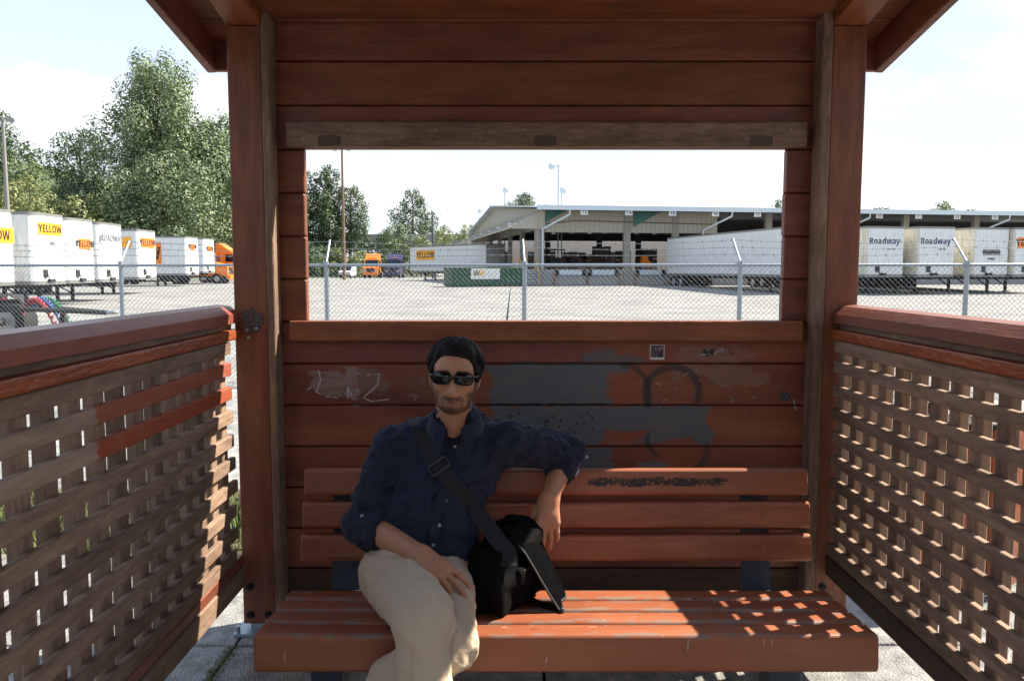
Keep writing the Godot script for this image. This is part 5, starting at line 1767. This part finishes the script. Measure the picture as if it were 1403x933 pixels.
func build_person():
	var ps := thing("person", "seated person in a navy shirt, khaki trousers and dark sunglasses", "person", Vector3(-0.28, 0.45, -2.45))
	var off := -ps.position
	# --- joints (world)
	var sh_r := Vector3(-0.385, 0.925, -2.59)
	var sh_l := Vector3(-0.012, 0.935, -2.61)
	var el_r := Vector3(-0.475, 0.685, -2.52)
	var wr_r := Vector3(-0.268, 0.672, -2.275)
	var el_l := Vector3(0.192, 0.868, -2.745)
	var wr_l := Vector3(0.124, 0.748, -2.605)
	var head := Transform3D((Basis(Vector3.BACK, -0.05) * Basis(Vector3.RIGHT, 0.06)).scaled(Vector3.ONE * 0.925), Vector3(-0.180, 1.172, -2.505))
	# --- head, in its own axes: x right in the picture, y up, z forward
	var hp := [
		ell(Vector3(0, 0.032, -0.018), Vector3(0.074, 0.080, 0.094), 0.02),
		cap(Vector3(0, 0.03, 0.034), Vector3(0, -0.06, 0.042), 0.063, 0.051, 0.03),
		cap(Vector3(-0.059, -0.035, -0.005), Vector3(-0.022, -0.096, 0.050), 0.023, 0.021, 0.025),
		cap(Vector3(0.059, -0.035, -0.005), Vector3(0.022, -0.096, 0.050), 0.023, 0.021, 0.025),
		ell(Vector3(0, -0.100, 0.062), Vector3(0.024, 0.020, 0.022), 0.02),
		ell(Vector3(-0.043, -0.022, 0.056), Vector3(0.024, 0.020, 0.028), 0.025),
		ell(Vector3(0.043, -0.022, 0.056), Vector3(0.024, 0.020, 0.028), 0.025),
		cap(Vector3(-0.038, 0.027, 0.077), Vector3(0.038, 0.027, 0.077), 0.016, 0.016, 0.018),
		cut(Vector3(-0.032, 0.004, 0.100), Vector3(0.019, 0.011, 0.012), 0.012),
		cut(Vector3(0.032, 0.004, 0.100), Vector3(0.019, 0.011, 0.012), 0.012),
		ell(Vector3(-0.031, 0.003, 0.078), Vector3(0.013, 0.011, 0.012), 0.006),
		ell(Vector3(0.031, 0.003, 0.078), Vector3(0.013, 0.011, 0.012), 0.006),
		cap(Vector3(0, 0.014, 0.092), Vector3(0, -0.038, 0.110), 0.0095, 0.0125, 0.014),
		ell(Vector3(-0.0135, -0.043, 0.099), Vector3(0.0095, 0.008, 0.011), 0.008),
		ell(Vector3(0.0135, -0.043, 0.099), Vector3(0.0095, 0.008, 0.011), 0.008),
		cap(Vector3(0, -0.052, 0.091), Vector3(0, -0.082, 0.088), 0.017, 0.015, 0.02),
		cap(Vector3(-0.024, -0.074, 0.085), Vector3(0, -0.0705, 0.1005), 0.0045, 0.0062, 0.006),
		cap(Vector3(0.024, -0.074, 0.085), Vector3(0, -0.0705, 0.1005), 0.0045, 0.0062, 0.006),
		cap(Vector3(-0.020, -0.0815, 0.086), Vector3(0, -0.0835, 0.098), 0.0048, 0.0072, 0.006),
		cap(Vector3(0.020, -0.0815, 0.086), Vector3(0, -0.0835, 0.098), 0.0048, 0.0072, 0.006),
		cut(Vector3(0, -0.0765, 0.108), Vector3(0.026, 0.0016, 0.010), 0.003),
		ell(Vector3(-0.078, -0.012, -0.012), Vector3(0.011, 0.031, 0.019), 0.008),
		ell(Vector3(0.078, -0.012, -0.012), Vector3(0.011, 0.031, 0.019), 0.008),
		cap(Vector3(0, -0.06, -0.02), Vector3(0.0, -0.23, -0.065), 0.060, 0.068, 0.03),
	]
	var headm := field_mesh(hp, 0.0035)
	# --- hands and forearms
	var hr := hand_prims(wr_r, Vector3(0.66, -0.34, 0.50), Vector3(0.15, 0.80, 0.58), [[0.10, 0.38, 0.3], [0.18, 0.45, 0.3], [0.26, 0.5, 0.35], [0.30, 0.5, 0.35]], 4.0, 0.5, -1.0)
	hr.append(cap(el_r, wr_r, 0.047, 0.0295, 0.02))
	var hl := hand_prims(wr_l, Vector3(-0.06, -0.93, 0.30), Vector3(0.06, 0.3, 0.95), [[0.30, 0.40, 0.3], [0.22, 0.34, 0.3], [0.22, 0.34, 0.3], [0.26, 0.4, 0.3]], 4.0, 0.2, 1.0)
	hl.append(cap(el_l, wr_l, 0.045, 0.029, 0.02))
	var hrm := field_mesh(hr, 0.0034)
	var hlm := field_mesh(hl, 0.0034)
	# --- covered body, slimmer than the clothes
	var core := [
		cap(Vector3(-0.285, 0.56, -2.5), Vector3(-0.2, 0.9, -2.6), 0.10, 0.09, 0.04),
		cap(Vector3(-0.34, 0.91, -2.6), Vector3(-0.05, 0.92, -2.61), 0.05, 0.05, 0.04),
		cap(Vector3(-0.2, 0.9, -2.6), Vector3(-0.185, 1.02, -2.56), 0.05, 0.05, 0.04),
		cap(sh_r, el_r, 0.045, 0.042), cap(sh_l, el_l, 0.045, 0.042),
		cap(Vector3(-0.36, 0.545, -2.48), Vector3(-0.225, 0.60, -2.01), 0.075, 0.05), cap(Vector3(-0.225, 0.60, -2.01), Vector3(-0.2, 0.2, -1.9), 0.048, 0.036),
		cap(Vector3(-0.19, 0.54, -2.48), Vector3(-0.172, 0.505, -2.07), 0.066, 0.048), cap(Vector3(-0.172, 0.505, -2.07), Vector3(-0.315, 0.385, -2.085), 0.046, 0.044), cap(Vector3(-0.315, 0.385, -2.085), Vector3(-0.40, 0.1, -2.08), 0.048, 0.036)]
	var corem := field_mesh(core, 0.014)
	var skin := Color(0.46, 0.215, 0.12)
	var beard := Color(0.038, 0.026, 0.021)
	var lip := Color(0.24, 0.095, 0.075)
	var sn := FastNoiseLite.new()
	sn.seed = 2
	sn.frequency = 90.0
	var tint := func(p: Vector3, k: int) -> Color:
		var c := skin.lerp(Color(0.39, 0.165, 0.09), clampf(sn.get_noise_3d(p.x * 0.4, p.y * 0.4, p.z * 0.4) * 0.5 + 0.3, 0, 1) * 0.5)
		if k != 0: return c
		var ax := absf(p.x)
		var m := 0.0
		# moustache, chin and jaw line
		m = maxf(m, (1.0 - smoothstep(0.026, 0.036, ax)) * (1.0 - smoothstep(-0.058, -0.052, p.y)) * smoothstep(-0.074, -0.068, p.y) * smoothstep(0.07, 0.08, p.z))
		m = maxf(m, 0.7 * smoothstep(0.020, 0.030, ax) * (1.0 - smoothstep(0.034, 0.048, ax)) * (1.0 - smoothstep(-0.068, -0.052, p.y)) * smoothstep(0.04, 0.055, p.z))
		m = maxf(m, 0.42 * (1.0 - smoothstep(-0.07, -0.04, p.y)) * smoothstep(-0.13, -0.115, p.y) * smoothstep(-0.03, 0.0, p.z))
		m = maxf(m, (1.0 - smoothstep(-0.096, -0.088, p.y)) * smoothstep(-0.128, -0.118, p.y) * smoothstep(-0.01, 0.02, p.z))
		m = maxf(m, smoothstep(0.042, 0.052, ax) * (1.0 - smoothstep(-0.052, -0.04, p.y)) * smoothstep(-0.125, -0.112, p.y) * smoothstep(-0.03, -0.005, p.z) * 0.9)
		m = maxf(m, smoothstep(0.060, 0.068, ax) * (1.0 - smoothstep(0.02, 0.03, p.y)) * smoothstep(0.0, 0.012, p.z) * (1.0 - smoothstep(0.022, 0.034, p.z)))
		m *= 1.1 + 0.4 * sn.get_noise_3dv(p * 3.0)
		var onlip := (1.0 - smoothstep(0.018, 0.023, ax)) * (1.0 - smoothstep(0.0075, 0.0100, absf(p.y + 0.0775))) * smoothstep(0.086, 0.090, p.z)
		c = c.lerp(beard, clampf(m, 0, 1) * 0.86 * (1.0 - onlip))
		c = c.lerp(lip, onlip)
		# eyebrows
		var br := (1.0 - smoothstep(0.005, 0.008, absf(p.y - 0.027 + ax * 0.06))) * smoothstep(0.010, 0.016, ax) * (1.0 - smoothstep(0.048, 0.056, ax)) * smoothstep(0.06, 0.07, p.z)
		return c.lerp(beard, br * 0.75)
	var inv := Transform3D(Basis(), off)
	var body := joined([headm, hrm, hlm, corem], tint, [inv * head, inv, inv, inv])
	var sm := plain(Color.WHITE, 0.5)
	sm.vertex_color_use_as_albedo = true
	sm.subsurf_scatter_enabled = true
	sm.subsurf_scatter_strength = 0.06
	part("body", body, sm, ps)
	# --- nails
	# --- hair
	var hn := FastNoiseLite.new()
	hn.seed = 6
	hn.frequency = 60.0
	var hair := [
		ell(Vector3(0, 0.038, -0.024), Vector3(0.0835, 0.080, 0.100), 0.02),
		ell(Vector3(0.004, 0.078, 0.006), Vector3(0.064, 0.040, 0.072), 0.03),
		ell(Vector3(-0.075, 0.022, -0.012), Vector3(0.014, 0.048, 0.042), 0.02),
		ell(Vector3(0.076, 0.020, -0.012), Vector3(0.015, 0.050, 0.042), 0.02),
		cap(Vector3(-0.052, 0.078, 0.048), Vector3(-0.071, 0.022, 0.034), 0.014, 0.008, 0.015),
		cap(Vector3(0.050, 0.080, 0.050), Vector3(0.072, 0.022, 0.036), 0.015, 0.009, 0.015),
		ell(Vector3(0, -0.04, -0.075), Vector3(0.06, 0.055, 0.03), 0.03),
		cut(Vector3(-0.004, -0.006, 0.104), Vector3(0.066, 0.086, 0.066), 0.010),
		cut(Vector3(0, -0.09, 0.02), Vector3(0.076, 0.085, 0.075), 0.01),
	]
	var strands := func(p: Vector3) -> float:
		return 0.0034 * hn.get_noise_3d(p.x * 3.2 + p.y * 0.8, p.y * 0.55, p.z * 2.4 + p.y * 0.6) + 0.0022 * hn.get_noise_3d(p.x * 0.8, p.y * 0.4, p.z * 0.8)
	var hairm := field_mesh(hair, 0.0036, strands)
	var hm := plain(Color(0.0085, 0.0068, 0.006).linear_to_srgb(), 0.62)
	hm.metallic_specular = 0.3
	var hairo := part("hair", joined([hairm], null, [inv * head]), hm, ps)
	# combed locks from a parting on the crown
	var hg := RandomNumberGenerator.new()
	hg.seed = 23
	var lk := start()
	var rad := Vector3(0.0885, 0.0845, 0.1045)
	for k in 330:
		var az := hg.randf() * TAU                      # 0 = front, PI/2 = right in the picture
		var frontal := maxf(0.0, cos(az))
		var last := lerpf(1.75, 0.92, smoothstep(0.35, 0.95, frontal)) + hg.randf_range(-0.14, 0.16) + (0.2 if k % 7 == 0 else 0.0)
		var first := hg.randf_range(0.02, last * 0.55)
		var sweep := hg.randf_range(0.10, 0.42) * (1.0 if az < PI else -1.0)
		var lift := hg.randf_range(0.992, 1.035)
		var pts := []
		for q in 8:
			var t := q / 7.0
			var po := lerpf(first, last, t)
			var aa := az + sweep * t * (1.0 - 0.5 * t)
			var dir := Vector3(sin(po) * sin(aa), cos(po), sin(po) * cos(aa))
			var p := Vector3(0, 0.040, -0.022) + dir * rad * (lift + 0.02 * t * hg.randf())
			p.x += 0.006 * signf(dir.x) * smoothstep(1.0, 1.6, po)
			pts.append(p)
		add_tube(lk, pts, [0.0012, 0.0034, 0.0040, 0.0040, 0.0036, 0.0030, 0.0020, 0.0006], 5, false)
	part("locks", done(lk), hm, hairo, Vector3.ZERO).transform = inv * head
	# --- sunglasses
	var sg := Node3D.new()
	sg.name = "sunglasses"
	ps.add_child(sg)
	sg.transform = inv * head
	var gm := plain(s(14, 13, 14), 0.25)
	var lm := plain(s(12, 10, 12), 0.04)
	for e in [-1.0, 1.0]:
		var lens := PackedVector2Array()
		var rim := []
		for k in 28:
			var a := TAU * k / 28.0
			var q := Vector2(signf(cos(a)) * pow(absf(cos(a)), 0.62) * 0.0305, signf(sin(a)) * pow(absf(sin(a)), 0.62) * 0.0205)
			q.y += q.x * e * -0.06
			lens.append(q)
			rim.append(Vector3(q.x, q.y, 0.0))
		rim.append(rim[0])
		rim.append(rim[1])
		var yaw := Basis(Vector3.UP, e * 0.20)
		part("lens", bulged(lens, 0.0075), lm, sg, Vector3(e * 0.0360, 0.008, 0.1035), yaw)
		part("rim", tube(rim, 0.0026, 8), gm, sg, Vector3(e * 0.0360, 0.008, 0.1035), yaw)
		part("temple", tube([Vector3(e * 0.0670, 0.014, 0.0955), Vector3(e * 0.077, 0.010, 0.075), Vector3(e * 0.0865, 0.006, 0.0), Vector3(e * 0.083, -0.012, -0.03)], 0.0032, 6), gm, sg)
	part("bridge", tube([Vector3(-0.008, 0.006, 0.1085), Vector3(0, 0.009, 0.112), Vector3(0.008, 0.006, 0.1085)], 0.003, 6), gm, sg)
	# --- shirt
	var fold := FastNoiseLite.new()
	fold.seed = 15
	fold.frequency = 9.0
	fold.fractal_type = FastNoiseLite.FRACTAL_RIDGED
	fold.fractal_octaves = 2
	var shirt := [
		ell(Vector3(-0.283, 0.595, -2.50), Vector3(0.168, 0.115, 0.122), 0.05),
		ell(Vector3(-0.262, 0.705, -2.515), Vector3(0.154, 0.125, 0.112), 0.06),
		ell(Vector3(-0.212, 0.835, -2.565), Vector3(0.165, 0.120, 0.106), 0.06),
		cap(Vector3(-0.35, 0.915, -2.6), Vector3(-0.045, 0.922, -2.61), 0.066, 0.066, 0.05),
		cap(Vector3(-0.30, 0.955, -2.6), Vector3(-0.19, 1.005, -2.585), 0.045, 0.058, 0.05),
		cap(Vector3(-0.08, 0.96, -2.605), Vector3(-0.18, 1.005, -2.585), 0.045, 0.058, 0.05),
		cap(sh_r, el_r, 0.066, 0.060, 0.03),
		cap(el_r, el_r.lerp(wr_r, 0.17), 0.061, 0.058, 0.02),
		cap(sh_l, el_l, 0.066, 0.058, 0.03),
		cap(el_l, el_l.lerp(wr_l, 0.20), 0.056, 0.054, 0.02),
		cap(Vector3(-0.185, 0.99, -2.56), Vector3(-0.18, 1.035, -2.54), 0.066, 0.060, 0.03),
		cut(Vector3(-0.178, 1.05, -2.485), Vector3(0.050, 0.105, 0.055), 0.01),
		cut(Vector3(-0.18, 1.09, -2.53), Vector3(0.064, 0.065, 0.075), 0.01),
	]
	var drape := func(p: Vector3) -> float:
		var q := Vector3(p.x * 0.85 + p.y * 0.35, p.y * 1.25 - p.x * 0.4, p.z)
		var v := fold.get_noise_3dv(q)
		var arm := clampf(absf(p.x + 0.2) * 6.0 - 0.9, 0.0, 1.0)
		return -0.011 * (v - 0.1) - 0.0045 * fold.get_noise_3d(p.x * 1.5 - p.y, p.y * 2.3 + p.x * 0.8, p.z * 2.0 + 7.0) - 0.004 * arm * fold.get_noise_3d(p.x * 1.7, p.y * 1.7 + 5.0, p.z * 1.7)
	var shm := field_mesh(shirt, 0.0064, drape)
	var navy := plain(s(17, 24, 46), 0.85)
	navy.uv1_triplanar = true
	navy.uv1_scale = Vector3.ONE * 7.0
	navy.normal_enabled = true
	navy.normal_texture = mats.cloth_normal
	navy.normal_scale = 0.45
	navy.rim_enabled = true
	navy.rim = 0.3
	var sp := part("shirt", joined([shm], null, [inv]), navy, ps)
	# rolled cuffs
	for q in [[el_r, wr_r, 0.20, 0.056], [el_l, wr_l, 0.24, 0.052]]:
		var c: Vector3 = q[0].lerp(q[1], q[2])
		var d: Vector3 = (q[1] - q[0]).normalized()
		var f := field_mesh([cap(c - d * 0.026, c + d * 0.022, q[3], q[3] - 0.002, 0.01), [0, c - d * 0.2, c + d * 0.2, q[3] - 0.011, q[3] - 0.013, 0.004, true]], 0.006, drape)
		part("cuff", joined([f], null, [inv]), navy, sp)
	# collar: a folded band round the neck, open at the front with two points
	var cs := start()
	var ring := []
	for k in 33:
		var t := k / 32.0
		var a := lerpf(0.30, TAU - 0.30, t)       # 0 = front
		var fr := absf(t - 0.5) * 2.0              # 1 at the front ends
		var dirc := Vector3(sin(a), 0, cos(a))
		var cc := Vector3(-0.181, 0.0, -2.545)
		var ytop := lerpf(1.062, 1.008, pow(fr, 1.6))
		var ybot := ytop - lerpf(0.042, 0.040, fr) - 0.040 * smoothstep(0.86, 1.0, fr)
		var rt := Vector3(0.0735, 0, 0.069)
		var spread := 0.018 + 0.012 * smoothstep(0.6, 1.0, fr)
		var top := cc + dirc * rt + Vector3(0, ytop, 0) + Vector3(0, 0, 0.012 * fr)
		var bot := cc + dirc * (rt + Vector3(spread, 0, spread)) + Vector3(0, ybot, 0) + Vector3(0, 0, 0.022 * fr) + Vector3(signf(sin(a)) * 0.012 * smoothstep(0.8, 1.0, fr), 0, 0)
		var inn := cc + dirc * (rt - Vector3(0.004, 0, 0.004)) + Vector3(0, ytop - 0.045, 0) + Vector3(0, 0, 0.012 * fr)
		ring.append([inn, top - dirc * 0.002, top + dirc * 0.003, bot + dirc * 0.002, bot - dirc * 0.003])
	for k in 32:
		for q in 4: quad(cs, ring[k][q] + off, ring[k + 1][q] + off, ring[k + 1][q + 1] + off, ring[k][q + 1] + off, Vector3(-0.181, 0.90 if q > 0 else 1.0, -2.545) + off if q > 0 else Vector3(-0.181, 1.0, -2.9) + off)
	part("collar", done(cs), navy, sp)
	# placket, pocket and buttons lie on the shirt front
	var pk := start()
	var prev := []
	for k in 19:
		var t := k / 18.0
		var y := lerpf(0.965, 0.575, t)
		var x := lerpf(-0.179, -0.262, t) + 0.012 * sin(t * 9.0) * t
		var row := []
		for e in [-0.016, 0.016]: row.append(Vector3(x + e, y, surface_z(shirt, x + e, y, -2.2) + 0.0065 + drape.call(Vector3(x, y, -2.42)) * -1.0) + off)
		if prev: quad(pk, prev[0], prev[1], row[1], row[0], Vector3(x, y, -2.6) + off)
		prev = row
	part("placket", done(pk), navy, sp)
	var bm := plain(s(150, 152, 158), 0.35)
	for q in [[-0.180, 0.945], [-0.190, 0.865], [-0.205, 0.79], [-0.222, 0.722], [-0.240, 0.665]]:
		var z := surface_z(shirt, q[0], q[1], -2.2)
		part("button", cyl(Vector3(0, 0, 0.004), Vector3(0, 0, 0.0115), 0.0052, 10), bm, sp, Vector3(q[0], q[1], z) + off)
	part("button", cyl(Vector3(0, 0, 0.0), Vector3(0, 0, 0.01), 0.0055, 10), bm, sp, Vector3(-0.470, 0.733, surface_z(shirt, -0.470, 0.733, -2.2)) + off)
	var pcks := start()
	var pr := []
	for k in 7:
		var row := []
		for m in 7:
			var x := lerpf(-0.135, -0.055, m / 6.0)
			var y := lerpf(0.845, 0.76, k / 6.0) + x * 0.1
			row.append(Vector3(x, y, surface_z(shirt, x, y, -2.2) + 0.0075 - drape.call(Vector3(x, y, -2.46))) + off)
		if pr:
			for m in 6: quad(pcks, pr[m], pr[m + 1], row[m + 1], row[m], Vector3(-0.1, 0.8, -2.7) + off)
		pr = row
	part("pocket", done(pcks), navy, sp)
	# --- trousers
	var wrinkle := FastNoiseLite.new()
	wrinkle.seed = 25
	wrinkle.frequency = 8.0
	wrinkle.fractal_type = FastNoiseLite.FRACTAL_RIDGED
	wrinkle.fractal_octaves = 2
	var knee_r := Vector3(-0.228, 0.612, -1.99)
	var knee_l := Vector3(-0.172, 0.505, -2.07)
	var tr := [
		ell(Vector3(-0.285, 0.535, -2.48), Vector3(0.190, 0.098, 0.135), 0.05),
		cap(Vector3(-0.375, 0.545, -2.46), knee_r, 0.102, 0.070, 0.04),
		cap(knee_r, Vector3(-0.225, 0.42, -1.945), 0.070, 0.060, 0.03),
		cap(Vector3(-0.225, 0.42, -1.945), Vector3(-0.195, 0.17, -1.88), 0.062, 0.056, 0.03),
		cap(Vector3(-0.205, 0.535, -2.44), knee_l, 0.084, 0.068, 0.03),
		cap(knee_l, Vector3(-0.315, 0.385, -2.085), 0.070, 0.064, 0.03),
		cap(Vector3(-0.315, 0.385, -2.085), Vector3(-0.40, 0.10, -2.08), 0.064, 0.058, 0.03),
	]
	var crease := func(p: Vector3) -> float:
		return -0.009 * wrinkle.get_noise_3d(p.x * 0.5 + p.z * 0.25, p.y * 0.4, p.z * 1.3 - p.x * 1.1 + p.y * 0.7) - 0.0065 * wrinkle.get_noise_3d(p.x * 0.7, p.y * 1.5 + p.x * 1.3 - p.z * 0.5, p.z * 0.6 + 3.0)
	var trm := field_mesh([tr[0], tr[4], tr[5], tr[6]], 0.0068, crease)
	var trm2 := field_mesh([tr[1], tr[2], tr[3]], 0.0068, crease)
	var khaki := plain(s(190, 170, 146), 0.9)
	khaki.uv1_triplanar = true
	khaki.uv1_scale = Vector3.ONE * 6.0
	khaki.normal_enabled = true
	khaki.normal_texture = mats.cloth_normal
	khaki.normal_scale = 0.4
	var trp := part("trousers", joined([trm, trm2], null, [inv, inv]), khaki, ps)
	# outer seams down the crossed leg
	var seam := []
	for k in 14:
		var t := k / 13.0
		var p := Vector3(-0.30, 0.66, -2.3).lerp(Vector3(-0.245, 0.60, -1.95), minf(t * 1.6, 1.0)).lerp(Vector3(-0.262, 0.25, -1.88), maxf(0, t * 1.6 - 1.0) / 0.6)
		var z := surface_z(tr, p.x, p.y, -1.6)
		seam.append(Vector3(p.x, p.y, z + 0.004) + off)
	part("seam", tube(seam.slice(6), 0.0022, 5), khaki, trp)
	# --- shoes
	var leather := plain(s(44, 34, 28), 0.5)
	for q in [[Vector3(-0.185, 0.12, -1.86), Vector3(0.02, -0.12, 0.22)], [Vector3(-0.405, 0.055, -2.07), Vector3(-0.03, -0.005, 0.24)]]:
		var a: Vector3 = q[0]
		var d: Vector3 = q[1]
		var f := field_mesh([cap(a + Vector3(0, 0.03, 0), a + Vector3(0, 0.0, 0.02), 0.046, 0.05, 0.03), cap(a - Vector3(0, 0.008, 0.03), a + d * 0.55, 0.043, 0.046, 0.03), cap(a + d * 0.55, a + d * 0.8, 0.045, 0.038, 0.03)], 0.008)
		part("shoe", joined([f], null, [inv]), leather, ps)
	strap_points = []
	for k in 25:
		var t := k / 24.0
		var x := lerpf(-0.305, -0.035, pow(t, 1.12))
		var y := lerpf(1.002, 0.665, t)
		strap_points.append(Vector3(x, y, maxf(surface_z(shirt, x, y, -2.2) + 0.012, lerpf(-2.62, -2.395, t))))

var strap_points := []

# ---------------------------------------------------------------- bag
func build_bag():
	var bg := thing("messenger_bag", "black messenger bag with open flap standing on the bench beside the person", "bag", Vector3(-0.022, 0.447, -2.480), deg_to_rad(-30.0))
	var cloth := plain(s(13, 13, 14), 0.85)
	cloth.uv1_triplanar = true
	cloth.uv1_scale = Vector3.ONE * 14.0
	cloth.normal_enabled = true
	cloth.normal_texture = mats.cloth_normal
	cloth.normal_scale = 0.3
	cloth.metallic_specular = 0.2
	var flat := plain(s(11, 11, 12), 1.0)
	flat.metallic_specular = 0.1
	var fold := FastNoiseLite.new()
	fold.seed = 31
	fold.frequency = 8.0
	fold.fractal_octaves = 2
	var slump := func(p: Vector3) -> float:
		return -0.014 * fold.get_noise_3d(p.x, p.y * 0.8, p.z) + 0.006 * sin(p.y * 34.0 + p.z * 12.0) * smoothstep(0.05, 0.2, p.y)
	# body: sagging box, higher at the back, fuller at the bottom (own axes: z towards its near end, x towards the flap)
	var bm := field_mesh([
		rbox(Vector3(0, 0.055, 0), Vector3(0.050, 0.036, 0.118), 0.017, 0.03),
		rbox(Vector3(-0.004, 0.13, -0.004), Vector3(0.042, 0.06, 0.112), 0.017, 0.05),
		rbox(Vector3(-0.010, 0.19, -0.045), Vector3(0.034, 0.040, 0.068), 0.017, 0.05)], 0.0085, slump)
	part("body", joined([bm]), cloth, bg)
	var pk := field_mesh([rbox(Vector3(0.068, 0.075, -0.03), Vector3(0.006, 0.045, 0.07), 0.012, 0.02)], 0.008, slump)
	var po := part("pocket", joined([pk]), cloth, bg)
	part("zip", tube([Vector3(0.088, 0.128, 0.035), Vector3(0.089, 0.13, -0.03), Vector3(0.088, 0.128, -0.095)], 0.0025, 5), plain(s(60, 56, 48), 0.4, 0.5), po)
	# flap: a limp sheet that springs from the back edge over the top and hangs out to the right
	var prof := [Vector2(-0.060, 0.195), Vector2(-0.050, 0.226), Vector2(-0.025, 0.242), Vector2(0.014, 0.234), Vector2(0.050, 0.206), Vector2(0.084, 0.172), Vector2(0.114, 0.132), Vector2(0.142, 0.090), Vector2(0.168, 0.048), Vector2(0.190, 0.010), Vector2(0.195, 0.002)]
	var st := start()
	var n := prof.size()
	var wave := func(k: int, m: int) -> Vector3:
		var f := float(k) / (n - 1)
		var zz := lerpf(0.035 - 0.045 * f, -0.135, m / 6.0)
		var a: Vector2 = prof[k]
		var dip := 0.010 * sin(m * 1.3 + k * 0.7) * f
		return Vector3(a.x * (1.0 if a.x < 0.0 else lerpf(1.0, 0.72, m / 6.0)) + dip, a.y + 0.008 * sin(m * 0.9) * (1.0 - f), zz)
	for k in n - 1:
		for m in 6:
			var a: Vector3 = wave.call(k, m)
			var b: Vector3 = wave.call(k + 1, m)
			var c: Vector3 = wave.call(k + 1, m + 1)
			var d: Vector3 = wave.call(k, m + 1)
			var up := (b - a).cross(d - a).normalized() * 0.0025
			var mid := (a + b + c + d) / 4.0
			quad(st, a + up, b + up, c + up, d + up, mid)
			quad(st, a - up, b - up, c - up, d - up, mid)
	var fl := part("flap", done(st), flat, bg)
	var edge := []
	for k in n: edge.append(wave.call(k, 0))
	var hem := []
	for m in 7: hem.append(wave.call(n - 1, m))
	var pip := plain(s(44, 44, 48), 0.7)
	part("piping", tube(edge, 0.0038, 6), pip, fl)
	part("piping", tube(hem, 0.0038, 6), pip, fl)
	var tip: Vector3 = wave.call(n - 1, 0)
	part("buckle_tab", bar(0.012, 0.018, 0.010, 0.003, 2, 0), mats.bluesteel, fl, tip + Vector3(-0.002, 0.008, 0.002))
	part("closure_strap", tube([tip + Vector3(-0.01, 0.006, -0.005), Vector3(0.14, 0.018, 0.0), Vector3(0.085, 0.03, 0.01)], 0.009, 6), flat, fl)
	# shoulder strap over the chest
	var web := plain(s(17, 17, 19), 0.75)
	var own := bg.transform.affine_inverse()
	var pts := [Vector3(-0.345, 0.985, -2.68), Vector3(-0.325, 1.012, -2.62)]
	pts.append_array(strap_points)
	pts.append(Vector3(-0.014, 0.648, -2.385))
	pts.append(Vector3(-0.008, 0.610, -2.352))
	var rb := start()
	var rows := []
	for k in pts.size():
		var d: Vector3 = (pts[mini(k + 1, pts.size() - 1)] - pts[maxi(k - 1, 0)]).normalized()
		var outw := Vector3(0.1, 0.25, 1.0) if k > 3 else Vector3(-0.1, 1.0, 0.35)
		var w := d.cross(outw).normalized() * 0.025
		var m := w.cross(d).normalized() * 0.002
		rows.append([own * (pts[k] - w - m), own * (pts[k] + w - m), own * (pts[k] + w + m), own * (pts[k] - w + m)])
	for k in rows.size() - 1:
		for q in 4:
			var c: Vector3 = (rows[k][0] + rows[k][2] + rows[k + 1][0] + rows[k + 1][2]) / 4.0
			quad(rb, rows[k][q], rows[k + 1][q], rows[k + 1][(q + 1) % 4], rows[k][(q + 1) % 4], c)
	var so := part("strap", done(rb), web, bg)
	var i := 10
	var c: Vector3 = pts[i]
	var d: Vector3 = (pts[i + 1] - pts[i - 1]).normalized()
	var w := d.cross(Vector3(0.1, 0.25, 1.0)).normalized()
	var o := w.cross(d).normalized()
	if o.z < 0: o = -o
	var q := []
	for e in [[-1, -1], [1, -1], [1, 1], [-1, 1], [-1, -1]]: q.append(own * (c + w * 0.031 * e[0] + d * 0.016 * e[1] + o * 0.006))
	var bk := start()
	for k in 4: add_tube(bk, [q[k], q[k + 1]], [0.0032], 6)
	part("buckle", done(bk), plain(s(70, 72, 76), 0.35, 0.6), so)
